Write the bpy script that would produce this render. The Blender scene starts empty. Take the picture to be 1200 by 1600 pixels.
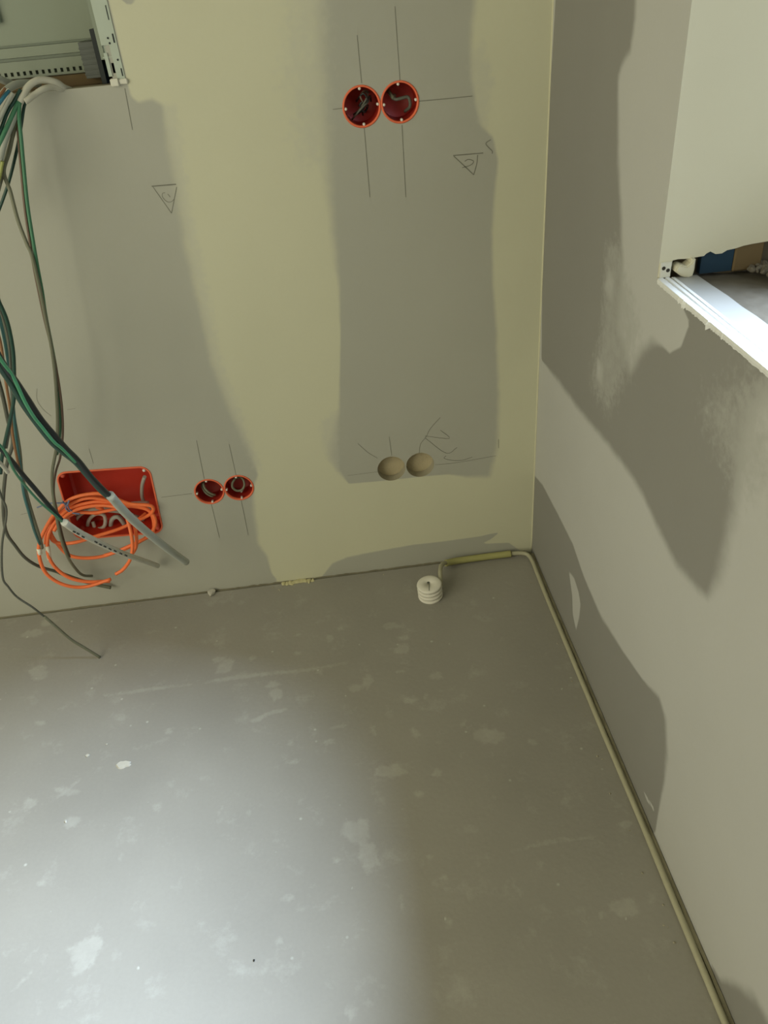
import bpy, bmesh, math, random
import numpy as np
from mathutils import Vector, Matrix
from mathutils.geometry import delaunay_2d_cdt
random.seed(7); RNG = np.random.default_rng(7)
S = bpy.context.scene; C = S.collection
# ------------------------------------------------------------ camera
# room frame: back wall is y=0, right wall is x=0, floor is z=0 (metres)
cam = bpy.data.objects.new('camera', bpy.data.cameras.new('camera')); C.objects.link(cam)
cam.matrix_world = Matrix(((0.991597,0.122075,-0.042807,-0.465645),(-0.104875,0.564873,-0.818486,-1.613971),(-0.075736,0.816098,0.572929,1.311562),(0.000000,0.000000,0.000000,1.000000)))
cam.data.sensor_fit = 'VERTICAL'; cam.data.sensor_height = 32.0; cam.data.lens = 32.0 * 1231.95 / 1600.0
cam.data.clip_start = 0.02
S.camera = cam
# ------------------------------------------------------------ world, daylight, added fill, exposure
W = bpy.data.worlds.new('world'); S.world = W; W.use_nodes = True
bg = W.node_tree.nodes['Background']; bg.inputs[0].default_value = (0.75, 0.88, 1.0, 1); bg.inputs[1].default_value = 1.0
def lamp(name, kind, loc, direction, energy, colour, **kw):
    l = bpy.data.lights.new(name, kind); l.energy = energy; l.color = colour
    for k, v in kw.items(): setattr(l, k, v)
    o = bpy.data.objects.new(name, l); C.objects.link(o); o.location = loc
    o.rotation_euler = Vector(direction).to_track_quat('-Z', 'Y').to_euler(); return o
lamp('daylight', 'SUN', (3, -1.2, 3.5), (-0.61, -0.01, -0.73), 18.8, (0.76, 0.93, 1.16), angle=math.radians(31))
lamp('room_fill', 'AREA', (-2.55, -1.95, 1.45), (1, 0.75, -0.2), 46.5, (1.0, 0.95, 0.72), shape='RECTANGLE', size=2.1, size_y=1.9)  # added warm fill light standing inside the closed room, no window behind it
S.view_settings.view_transform = 'Standard'; S.view_settings.look = 'None'
S.view_settings.exposure = 0.0; S.view_settings.gamma = 1.0; S.view_settings.use_curve_mapping = False
# ------------------------------------------------------------ materials
def mat(name, col, rough=0.7, var=0.0, scale=30.0, bump=0.0, bscale=200.0, metal=0.0, spec=0.4):
    m = bpy.data.materials.new(name); m.use_nodes = True; nt = m.node_tree; N = nt.nodes; L = nt.links
    b = N['Principled BSDF']; b.inputs['Roughness'].default_value = rough; b.inputs['Metallic'].default_value = metal
    b.inputs['Specular IOR Level'].default_value = spec
    tc = N.new('ShaderNodeTexCoord')
    nz = N.new('ShaderNodeTexNoise'); nz.inputs['Scale'].default_value = scale; nz.inputs['Detail'].default_value = 4
    L.new(tc.outputs['Object'], nz.inputs['Vector'])
    mr = N.new('ShaderNodeMapRange'); mr.inputs['To Min'].default_value = 1 - var; mr.inputs['To Max'].default_value = 1 + var
    L.new(nz.outputs['Fac'], mr.inputs['Value'])
    vm = N.new('ShaderNodeVectorMath'); vm.operation = 'SCALE'; vm.inputs[0].default_value = col[:3]
    L.new(mr.outputs['Result'], vm.inputs['Scale']); L.new(vm.outputs['Vector'], b.inputs['Base Color'])
    if bump:
        n2 = N.new('ShaderNodeTexNoise'); n2.inputs['Scale'].default_value = bscale; L.new(tc.outputs['Object'], n2.inputs['Vector'])
        bp = N.new('ShaderNodeBump'); bp.inputs['Strength'].default_value = bump; bp.inputs['Distance'].default_value = 0.002
        L.new(n2.outputs['Fac'], bp.inputs['Height']); L.new(bp.outputs['Normal'], b.inputs['Normal'])
    return m
def coat_mat(name, under, over, thin, rough=0.75, amp=0.5, nscale=28.0, speck=0.0, speck_col=(0.6, 0.6, 0.55), bump=0.08, grime=0.08, rough_over=None, thin_k=0.55):
    """bare surface 'over' where attribute patch>0, skim coat 'under' elsewhere, smears where attribute smear>0"""
    m = bpy.data.materials.new(name); m.use_nodes = True; nt = m.node_tree; N = nt.nodes; L = nt.links
    b = N['Principled BSDF']; b.inputs['Roughness'].default_value = rough; b.inputs['Specular IOR Level'].default_value = 0.35
    tc = N.new('ShaderNodeTexCoord')
    def noise(s, det=4.0, rgh=0.55):
        n = N.new('ShaderNodeTexNoise'); n.inputs['Scale'].default_value = s; n.inputs['Detail'].default_value = det
        n.inputs['Roughness'].default_value = rgh; L.new(tc.outputs['Object'], n.inputs['Vector']); return n.outputs['Fac']
    def math_(op, a, c=None, clamp=False):
        n = N.new('ShaderNodeMath'); n.operation = op; n.use_clamp = clamp
        for i, v in enumerate((a, c)):
            if v is None: continue
            if isinstance(v, (int, float)): n.inputs[i].default_value = v
            else: L.new(v, n.inputs[i])
        return n.outputs[0]
    def mix(f, a, c):
        n = N.new('ShaderNodeMix'); n.data_type = 'RGBA'
        if isinstance(f, (int, float)): n.inputs[0].default_value = f
        else: L.new(f, n.inputs[0])
        for i, v in ((6, a), (7, c)):
            if isinstance(v, tuple): n.inputs[i].default_value = (*v[:3], 1)
            else: L.new(v, n.inputs[i])
        return n.outputs[2]
    def mask(attr, am, sc):
        at = N.new('ShaderNodeAttribute'); at.attribute_name = attr
        d = math_('ADD', at.outputs['Fac'], math_('MULTIPLY', math_('SUBTRACT', noise(sc, 6, 0.6), 0.5), am))
        mr = N.new('ShaderNodeMapRange'); mr.interpolation_type = 'SMOOTHSTEP'
        mr.inputs['From Min'].default_value = -0.5; mr.inputs['From Max'].default_value = 0.5
        L.new(d, mr.inputs['Value']); return mr.outputs['Result']
    mp = mask('patch', amp, nscale); ms = mask('smear', 2.0, 70.0); ms = math_('MULTIPLY', ms, math_('ADD', 0.1, math_('MULTIPLY', noise(48.0, 6, 0.65), 1.5)), clamp=True)
    big = noise(3.0, 3); fine = noise(140.0, 3)
    fac = math_('ADD', 1 - grime * 0.9, math_('MULTIPLY', math_('ADD', big, math_('MULTIPLY', fine, 0.25)), grime * 1.5))
    col = mix(mp, under, over)
    col = mix(math_('MULTIPLY', ms, thin_k), col, thin)
    if speck:
        vr = N.new('ShaderNodeTexVoronoi'); vr.inputs['Scale'].default_value = 26.0; L.new(tc.outputs['Object'], vr.inputs['Vector'])
        sp = N.new('ShaderNodeMapRange'); sp.inputs['From Min'].default_value = 0.10; sp.inputs['From Max'].default_value = 0.03
        L.new(vr.outputs['Distance'], sp.inputs['Value'])
        gate = math_('GREATER_THAN', noise(9.0, 2), 0.54)
        col = mix(math_('MULTIPLY', math_('MULTIPLY', sp.outputs['Result'], gate), speck), col, speck_col)
        mu = N.new('ShaderNodeMapRange'); mu.inputs['From Min'].default_value = 0.56; mu.inputs['From Max'].default_value = 0.72
        L.new(noise(14.0, 8, 0.7), mu.inputs['Value'])
        col = mix(math_('MULTIPLY', mu.outputs['Result'], speck * 0.35), col, speck_col)
    vm = N.new('ShaderNodeVectorMath'); vm.operation = 'SCALE'; L.new(col, vm.inputs[0]); L.new(fac, vm.inputs['Scale'])
    L.new(vm.outputs['Vector'], b.inputs['Base Color'])
    bp = N.new('ShaderNodeBump'); bp.inputs['Strength'].default_value = bump; bp.inputs['Distance'].default_value = 0.002
    L.new(noise(90.0, 5), bp.inputs['Height']); L.new(bp.outputs['Normal'], b.inputs['Normal'])
    return m
FILLER = (0.58, 0.575, 0.43); BOARD = (0.405, 0.405, 0.35)
M_WALL = coat_mat('skim_filler_over_plasterboard', FILLER, BOARD, (0.49, 0.49, 0.42))
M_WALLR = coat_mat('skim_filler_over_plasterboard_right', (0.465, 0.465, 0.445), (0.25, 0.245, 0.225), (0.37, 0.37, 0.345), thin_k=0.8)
M_FLOOR = coat_mat('dusty_dry_screed_board', (0.305, 0.292, 0.258), (0.26, 0.25, 0.22), (0.44, 0.43, 0.385), rough=0.5, speck=0.6, bump=0.2, grime=0.26, thin_k=0.5)
M_PLAIN = mat('unpainted_plaster', (0.50, 0.49, 0.42), 0.85, 0.05, 4)
M_WALL_TRIM = mat('cream_corner_filler', (0.60, 0.58, 0.42), 0.8, 0.1, 40)
M_JAMB = mat('cream_plaster_reveal', (0.63, 0.60, 0.46), 0.8, 0.04, 6, 0.1, 120)
M_PENCIL = mat('pencil_graphite', (0.19, 0.19, 0.155), 0.7, 0.25, 60)
M_BEDGE = mat('cut_board_edge', (0.36, 0.33, 0.24), 0.9, 0.15, 60)
M_WOOL = mat('tan_insulation', (0.50, 0.43, 0.28), 0.95, 0.15, 60, 0.5, 300)
M_VOID = mat('dark_cavity', (0.04, 0.036, 0.026), 0.95, 0.2, 40)
M_RED = mat('red_plastic', (0.52, 0.034, 0.014), 0.42, 0.06, 25)
M_DRED = mat('shaded_red_plastic', (0.34, 0.022, 0.013), 0.5, 0.08, 40)  # darkened copy of the red; shade inside the flush boxes is in the colour
M_REDD = mat('dusty_red_plastic', (0.62, 0.10, 0.06), 0.6, 0.2, 35)
M_ORIM = mat('orange_red_rim', (0.80, 0.16, 0.07), 0.5, 0.08, 60)
M_SCREW = mat('pale_metal_screw', (0.75, 0.72, 0.66), 0.35, 0.1, 200)
M_ORANGE = mat('orange_cable_jacket', (0.92, 0.20, 0.06), 0.45, 0.05, 40)
M_TAPE = mat('white_tape', (0.80, 0.77, 0.66), 0.6, 0.08, 120)
M_BTIE = mat('blue_grey_tie', (0.16, 0.21, 0.34), 0.5, 0.1, 80)
M_GREEN = mat('green_insulated_wire', (0.055, 0.19, 0.105), 0.4, 0.1, 60)
M_BRIGHTG = mat('bright_green_wire', (0.07, 0.30, 0.15), 0.35, 0.1, 60)
M_DKGREEN = mat('dark_green_wire', (0.018, 0.060, 0.045), 0.35, 0.15, 60)
M_BLACK = mat('black_wire', (0.016, 0.020, 0.020), 0.4, 0.1, 60)
M_BROWN = mat('brown_wire', (0.13, 0.085, 0.06), 0.45, 0.1, 60)
M_RUST = mat('orange_brown_wire', (0.26, 0.13, 0.06), 0.45, 0.1, 60)
M_TEAL = mat('teal_wire', (0.06, 0.17, 0.17), 0.4, 0.1, 60)
M_BLUE = mat('blue_wire', (0.04, 0.20, 0.30), 0.4, 0.1, 60)
M_YG = mat('yellow_green_wire', (0.30, 0.33, 0.10), 0.4, 0.2, 60)
M_OLIVE = mat('olive_grey_wire', (0.17, 0.175, 0.12), 0.5, 0.1, 60)
M_SHEATH = mat('grey_cable_sheath', (0.40, 0.42, 0.37), 0.5, 0.05, 30)
M_SHEATHW = mat('pale_cable_sheath', (0.55, 0.54, 0.46), 0.5, 0.05, 30)
M_DKGREY = mat('dark_grey_cable', (0.10, 0.105, 0.085), 0.5, 0.1, 30)
M_STEEL = mat('grey_green_coated_steel', (0.235, 0.27, 0.21), 0.45, 0.04, 10, 0.0)
M_STEELD = mat('shaded_rib_steel', (0.15, 0.18, 0.14), 0.5, 0.04, 10)  # darker copy of the cabinet steel, painting shade into rail groove and slots
M_POST = mat('pale_coated_post', (0.44, 0.50, 0.43), 0.4, 0.04, 20)
M_BKPL = mat('black_plastic', (0.012, 0.018, 0.020), 0.4, 0.1, 30)
M_WHPL = mat('white_plastic', (0.66, 0.65, 0.56), 0.45, 0.06, 60)
M_PLUG = mat('white_ribbed_plastic', (0.72, 0.70, 0.62), 0.5, 0.06, 80)
M_PALE = mat('pale_olive_cable', (0.39, 0.375, 0.265), 0.55, 0.12, 40)
M_SLEEVE = mat('olive_sleeve', (0.36, 0.35, 0.14), 0.6, 0.12, 50)
M_FOAM = mat('beige_foam_strip', (0.22, 0.205, 0.14), 0.9, 0.35, 25)
M_FOAM2 = mat('olive_foam_strip', (0.27, 0.25, 0.17), 0.9, 0.3, 25)
M_SILLW = mat('white_sill_board', (0.34, 0.34, 0.325), 0.45, 0.03, 30)
M_BEAD = mat('white_edge_bead', (0.72, 0.73, 0.72), 0.5, 0.03, 60, 0.2, 200)
M_MORTAR = mat('grey_mortar_bed', (0.12, 0.105, 0.08), 0.7, 0.25, 22, 0.8, 60)
M_BMEM = mat('blue_membrane', (0.012, 0.038, 0.068), 0.5, 0.15, 40)
M_WOOD = mat('brown_timber', (0.13, 0.09, 0.040), 0.8, 0.25, 18)
M_CHIP = mat('plaster_crumb', (0.52, 0.50, 0.43), 0.9, 0.1, 90)
M_GLUE = mat('dried_yellow_foam', (0.55, 0.51, 0.30), 0.8, 0.12, 50, 0.4, 120)
# ------------------------------------------------------------ helpers
def tag(o, label=None, cat=None, group=None, kind=None):
    for k, v in (('label', label), ('category', cat), ('group', group), ('kind', kind)):
        if v: o[k] = v
    return o
def link(name, me, m=None, parent=None, smooth=False):
    o = bpy.data.objects.new(name, me); C.objects.link(o)
    if m is not None: me.materials.append(m)
    if smooth: me.polygons.foreach_set('use_smooth', [True] * len(me.polygons))
    if parent: o.parent = parent
    return o
def from_bm(name, bm, m, parent=None, smooth=False, recalc=True):
    if recalc: bmesh.ops.recalc_face_normals(bm, faces=bm.faces)
    me = bpy.data.meshes.new(name); bm.to_mesh(me); bm.free()
    return link(name, me, m, parent, smooth)
def empty(name, loc=(0, 0, 0), rot=(0, 0, 0)):
    o = bpy.data.objects.new(name, None); C.objects.link(o); o.location = loc; o.rotation_euler = rot; o.empty_display_size = 0.05; return o
def box(bm, lo, hi, mi=0):
    v = [bm.verts.new((x, y, z)) for x in (lo[0], hi[0]) for y in (lo[1], hi[1]) for z in (lo[2], hi[2])]
    for f in ((0,1,3,2),(4,6,7,5),(0,4,5,1),(2,3,7,6),(0,2,6,4),(1,5,7,3)):
        bm.faces.new([v[i] for i in f]).material_index = mi
def box_obj(name, lo, hi, m, parent=None, bev=0.0):
    bm = bmesh.new(); box(bm, lo, hi)
    if bev: bmesh.ops.bevel(bm, geom=bm.edges[:], offset=bev, segments=2, affect='EDGES', profile=0.5)
    return from_bm(name, bm, m, parent)
def spline(pts, n=8):
    P = [np.array(p, float) for p in pts]
    if len(P) == 2: return [P[0] * (1 - t) + P[1] * t for t in np.linspace(0, 1, n + 1)]
    P = [2 * P[0] - P[1]] + P + [2 * P[-1] - P[-2]]; out = []
    for i in range(1, len(P) - 2):
        a, b, c, d = P[i - 1:i + 3]
        for k in range(n):
            t = k / n
            out.append(0.5 * ((2 * b) + (c - a) * t + (2 * a - 5 * b + 4 * c - d) * t * t + (3 * b - a - 3 * c + d) * t ** 3))
    out.append(P[-2]); return out
def tube(bm, pts, r, n=8, seg=10, smooth=True, taper=None):
    Q = spline(pts, n) if smooth else [np.array(p, float) for p in pts]
    T = np.gradient(np.array(Q), axis=0); T /= np.linalg.norm(T, axis=1)[:, None] + 1e-12
    up = np.array([0.31, 0.87, 0.37]); u = np.cross(T[0], up); u /= np.linalg.norm(u); rings = []
    for i, (q, t) in enumerate(zip(Q, T)):
        u = u - t * (u @ t); u /= np.linalg.norm(u); w = np.cross(t, u)
        rr = r if taper is None else r * (taper[0] + (taper[1] - taper[0]) * i / (len(Q) - 1))
        rings.append([bm.verts.new(q + rr * (math.cos(a) * u + math.sin(a) * w)) for a in np.linspace(0, 2 * math.pi, seg, endpoint=False)])
    for a, b in zip(rings, rings[1:]):
        for k in range(seg): bm.faces.new((a[k], a[(k + 1) % seg], b[(k + 1) % seg], b[k])).smooth = True
    bm.faces.new(rings[0][::-1]); bm.faces.new(rings[-1])
def tube_obj(name, pts, r, m, parent=None, **kw):
    bm = bmesh.new(); tube(bm, pts, r, **kw); return from_bm(name, bm, m, parent)
def lathe(bm, prof, seg=48, mi=0):
    rings = []
    for r, z in prof:
        rings.append([bm.verts.new((r * math.cos(a), r * math.sin(a), z)) for a in np.linspace(0, 2 * math.pi, seg, endpoint=False)] if r > 1e-6 else [bm.verts.new((0, 0, z))])
    for a, b in zip(rings, rings[1:]):
        for k in range(seg):
            q = [a[k % len(a)], a[(k + 1) % len(a)], b[(k + 1) % len(b)], b[k % len(b)]]
            q = list(dict.fromkeys(q))
            if len(q) > 2: f = bm.faces.new(q); f.material_index = mi; f.smooth = True
def circle(cx, cz, r, n=40): return [(cx + r * math.cos(a), cz + r * math.sin(a)) for a in np.linspace(0, 2 * math.pi, n, endpoint=False)]
def rrect(cx, cz, w, h, r, ang, n=6):
    out = []
    for sx, sz, a0 in ((1, 1, 0), (-1, 1, 90), (-1, -1, 180), (1, -1, 270)):
        for k in range(n + 1):
            a = math.radians(a0 + 90 * k / n); out.append((sx * (w / 2 - r) + r * math.cos(a), sz * (h / 2 - r) + r * math.sin(a)))
    ca, sa = math.cos(ang), math.sin(ang)
    return [(cx + x * ca - z * sa, cz + x * sa + z * ca) for x, z in out]
def poly_sd(P, poly, default):
    """signed distance over softness (positive inside); a vertex may carry its softness in mm as third value"""
    A = np.array([p[:2] for p in poly], float); s = np.array([(p[2] / 1000.0 if len(p) > 2 else default) for p in poly])
    B = np.roll(A, -1, 0); s2 = np.roll(s, -1); best = np.full(len(P), 1e9); so = np.full(len(P), default); ins = np.zeros(len(P), bool)
    for a, b, sa, sb in zip(A, B, s, s2):
        d = b - a; L2 = d @ d + 1e-12; t = np.clip(((P - a) @ d) / L2, 0, 1); q = P - (a + t[:, None] * d); dd = np.hypot(q[:, 0], q[:, 1])
        m = dd < best; best[m] = dd[m]; so[m] = (sa + (sb - sa) * t)[m]
        if abs(b[1] - a[1]) > 1e-12:
            c = ((a[1] > P[:, 1]) != (b[1] > P[:, 1])) & (P[:, 0] < (b[0] - a[0]) * (P[:, 1] - a[1]) / (b[1] - a[1]) + a[0]); ins ^= c
    return np.where(ins, best, -best) / so
def sheet(name, us, vs, place, m, holes=(), skip=(), patches=(), smears=(), clusters=(), soft=0.012, ssoft=0.006, cut=()):
    """a wall or floor surface: fine grid, round/rectangular openings cut out, coverage attributes"""
    us = np.array(sorted(set(np.round(us, 5)))); vs = np.array(sorted(set(np.round(vs, 5)))); nu, nv = len(us), len(vs)
    def idx(i, j): return i * nv + j
    pts = [(u, v) for u in us for v in vs]; faces = []; dead = np.zeros((nu - 1, nv - 1), bool); regions = []
    cu = (us[:-1] + us[1:]) / 2; cv = (vs[:-1] + vs[1:]) / 2
    for lo_u, lo_v, hi_u, hi_v in skip:
        dead |= (((cu > lo_u) & (cu < hi_u))[:, None] & ((cv > lo_v) & (cv < hi_v))[None])
    for cl in clusters:
        H = [holes[k] for k in cl]; al = np.array([p for h in H for p in h])
        i0 = np.searchsorted(us, al[:, 0].min() - 0.006) - 1; i1 = np.searchsorted(us, al[:, 0].max() + 0.006)
        j0 = np.searchsorted(vs, al[:, 1].min() - 0.006) - 1; j1 = np.searchsorted(vs, al[:, 1].max() + 0.006)
        dead[i0:i1, j0:j1] = True; regions.append((i0, i1, j0, j1, H))
    for i in range(nu - 1):
        for j in range(nv - 1):
            if not dead[i, j]: faces.append((idx(i, j), idx(i + 1, j), idx(i + 1, j + 1), idx(i, j + 1)))
    for i0, i1, j0, j1, H in regions:
        loc = [idx(i, j) for i in range(i0, i1 + 1) for j in range(j0, j1 + 1)]
        keep = []
        for g in loc:
            if all(poly_sd(np.array([pts[g]]), h, 1.0)[0] < -0.002 for h in H): keep.append(g)
        vin = [Vector(pts[g]) for g in keep]; ed = []; base = len(vin); newid = list(keep)
        for h in H:
            k0 = len(vin)
            for p in h: vin.append(Vector(p)); pts.append(p); newid.append(len(pts) - 1)
            ed += [(k0 + a, k0 + (a + 1) % len(h)) for a in range(len(h))]
        ov, oe, of, ovi, _, _ = delaunay_2d_cdt(vin, ed, [], 0, 1e-7)
        mp = [newid[o[0]] for o in ovi]
        for f in of:
            c = np.mean([ov[k] for k in f], axis=0)
            if all(poly_sd(np.array([c[:2]]), h, 1.0)[0] < 0 for h in H): faces.append(tuple(mp[k] for k in f))
    P = np.array(pts); used = np.zeros(len(P), bool)
    for f in faces:
        for k in f: used[k] = True
    rem = np.cumsum(used) - 1; P = P[used]; faces = [tuple(int(rem[k]) for k in f) for f in faces]
    me = bpy.data.meshes.new(name); me.from_pydata([place(u, v, 0.0) for u, v in P], [], faces)
    for an, polys, sf in (('patch', patches, soft), ('smear', smears, ssoft)):
        d = np.full(len(P), -4.0)
        for pl in polys: d = np.maximum(d, np.clip(poly_sd(P, pl, sf), -4, 4))
        if an == 'patch':
            for pl in cut: d = np.minimum(d, -np.clip(poly_sd(P, pl, sf), -4, 4))
        at = me.attributes.new(an, 'FLOAT', 'POINT'); at.data.foreach_set('value', d.astype(np.float32))
    return me
def blob(cx, cy, rx, ry, ang=0.0, n=14, rough=0.28):
    out = []
    for k in range(n):
        a = 2 * math.pi * k / n; r = 1 + random.uniform(-rough, rough); x, y = rx * r * math.cos(a), ry * r * math.sin(a)
        out.append((cx + x * math.cos(ang) - y * math.sin(ang), cy + x * math.sin(ang) + y * math.cos(ang)))
    return out
def ribbon(pts, w):
    P = np.array(pts, float); T = np.gradient(P, axis=0); T /= np.linalg.norm(T, axis=1)[:, None]; Nn = np.stack([-T[:, 1], T[:, 0]], 1)
    ws = np.array([w * random.uniform(0.6, 1.3) for _ in P]); ws[0] *= .3; ws[-1] *= .3
    return [tuple(p) for p in P + Nn * ws[:, None]] + [tuple(p) for p in (P - Nn * ws[:, None])[::-1]]
def lin(a, b, n): return list(np.linspace(a, b, n))
# ------------------------------------------------------------ floor
SM = []
for (x, y, rx, ry, a) in [(-0.4026, -0.2179, 0.0201, 0.0133, 0.0), (-0.3745, -0.2652, 0.0121, 0.0085, 0.0), (-0.3848, -0.2995, 0.0208, 0.0164, 0.0), (-0.5505, -0.2347, 0.0093, 0.0108, -0.28), (-0.5225, -0.2022, 0.0063, 0.0067, 0.0), (-0.6235, -0.208, 0.0078, 0.0033, 0.0), (-0.3192, -0.3962, 0.0142, 0.0114, -0.14), (-0.398, -0.3704, 0.0101, 0.0039, 0.0), (-0.3878, -0.4572, 0.0124, 0.0071, -0.14), (-0.3519, -0.4507, 0.0055, 0.0072, 0.0), (-0.3886, -0.5441, 0.0066, 0.0131, 0.35), (-0.2388, -0.5776, 0.0285, 0.0208, 0.07), (-0.2875, -0.541, 0.004, 0.0116, -0.42), (-0.1577, -0.6074, 0.0076, 0.0079, 0.0), (-0.4489, -0.6294, 0.0279, 0.0149, -0.14), (-0.3597, -0.647, 0.0088, 0.0074, 0.0), (-0.3999, -0.6889, 0.0098, 0.0084, 0.0), (-0.5432, -0.501, 0.0177, 0.0034, 0.0), (-0.6461, -0.5257, 0.0067, 0.0066, 0.0), (-0.3821, -0.863, 0.0044, 0.0046, 0.0), (-0.3994, -0.8218, 0.0034, 0.0036, 0.0), (-0.2102, -0.8628, 0.0055, 0.0036, 0.0), (-0.0967, -0.9596, 0.0249, 0.0162, -0.21), (-0.5223, -0.752, 0.0261, 0.0282, 0.0), (-0.5092, -0.8051, 0.0161, 0.0314, 0.0), (-0.3846, -0.9411, 0.0053, 0.0084, 0.0), (-0.4591, -0.8952, 0.0033, 0.0132, 0.0), (-0.5017, -0.4002, 0.0143, 0.0112, 0.0), (-0.7989, -0.2824, 0.0183, 0.0266, -0.35), (-0.8126, -0.2552, 0.0154, 0.0085, 0.0), (-0.6837, -0.3586, 0.0176, 0.0115, 0.0), (-0.6763, -0.3884, 0.013, 0.0168, 0.0), (-0.9061, -0.4515, 0.0085, 0.0071, 0.0), (-1.0952, -0.57, 0.0266, 0.0079, -0.35), (-1.1661, -0.5898, 0.0119, 0.0125, 0.0), (-1.0697, -0.6463, 0.0179, 0.0117, 0.0), (-0.9065, -0.6368, 0.0077, 0.0088, -0.28), (-0.9904, -0.8992, 0.0286, 0.0217, -0.21), (-0.9958, -0.9241, 0.0152, 0.0148, -0.21), (-1.0975, -0.7653, 0.0072, 0.0052, 0.0), (-0.7282, -0.6791, 0.0037, 0.0056, 0.0), (-0.5666, -0.8025, 0.0058, 0.0049, 0.0), (-0.6509, -0.86, 0.0123, 0.0046, 0.0), (-0.6694, -0.9295, 0.0043, 0.0052, 0.0), (-0.5579, -1.0541, 0.0089, 0.0089, 0.0), (-0.5303, -1.0424, 0.005, 0.0045, 0.0), (-1.2392, -0.224, 0.0222, 0.022, 0.0), (-1.2915, -0.0791, 0.0237, 0.0175, 0.0), (-1.2658, -0.0415, 0.0154, 0.0129, 0.0), (-0.5775, -0.3383, 0.0074, 0.0059, 0.0), (-0.6275, -0.2699, 0.0076, 0.0063, 0.0), (-0.6413, -0.5748, 0.0118, 0.0047, 0.0), (-0.5653, -0.5392, 0.0107, 0.0065, 0.0), (-0.4732, -0.5214, 0.0054, 0.0133, 0.0), (-0.9596, -0.7339, 0.0049, 0.004, 0.0), (-1.197, -0.3811, 0.0118, 0.0058, -0.28), (-0.3873, -0.9386, 0.0032, 0.0032, 0.0), (-1.009, -0.9808, 0.0084, 0.005, 0.0), (-0.2531, -0.9739, 0.0031, 0.0093, 0.0), (-0.4719, -0.3864, 0.0115, 0.0188, 0.0), (-0.7326, -0.2655, 0.0077, 0.0063, 0.0), (-0.0425, -0.8097, 0.0113, 0.0078, 0.0), (-0.1361, -0.9646, 0.0041, 0.0043, 0.0)]: SM.append(blob(x, y, rx, ry, a))
for pts, w in [([(-1.0715, -0.3212), (-1.0135, -0.3237), (-0.956, -0.3222), (-0.869, -0.3239)], 0.006), ([(-0.8371, -0.3237), (-0.7674, -0.3203), (-0.6943, -0.3214), (-0.6064, -0.3271), (-0.5104, -0.3201)], 0.0075), ([(-0.7335, -0.4565), (-0.713, -0.453), (-0.6994, -0.4411), (-0.6787, -0.4394), (-0.6537, -0.4329)], 0.0065), ([(-1.1176, -0.5828), (-1.1, -0.5767), (-1.0745, -0.5475)], 0.006), ([(-1.0977, -0.9494), (-1.0766, -0.9208)], 0.003), ([(-0.2655, -0.8805), (-0.2626, -0.896), (-0.2571, -0.9138)], 0.003), ([(-1.0903, -0.9005), (-1.0756, -0.8838)], 0.003), ([(-0.2538, -0.8317), (-0.2179, -0.8273), (-0.1821, -0.824), (-0.1016, -0.8276)], 0.0028), ([(-0.787, -0.6768), (-0.7795, -0.6597)], 0.002)]: SM.append(ribbon(pts, w))
fx = lin(-3.6, -1.5, 12) + lin(-1.5, -0.010, 299); fy = lin(-3.2, -1.3, 16) + lin(-1.3, -0.0075, 258)
me = sheet('floor', fx, fy, lambda u, v, d: (u, v, -d), M_FLOOR, smears=SM, ssoft=0.009)
floor = link('floor', me, M_FLOOR); tag(floor, kind='structure')
me.materials.append(M_VOID)
bm = bmesh.new(); bm.from_mesh(me)          # slab edges and the bed below the joint
for lo, hi in (((-3.6, -0.0075, -0.03), (-0.010, -0.0073, -0.0004)), ((-0.0102, -3.2, -0.03), (-0.010, -0.0075, -0.0004)), ((-3.65, -3.25, -0.06), (0.3, 0.1, -0.05))):
    box(bm, lo, hi, 1)
bm.to_mesh(me); bm.free()
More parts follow.
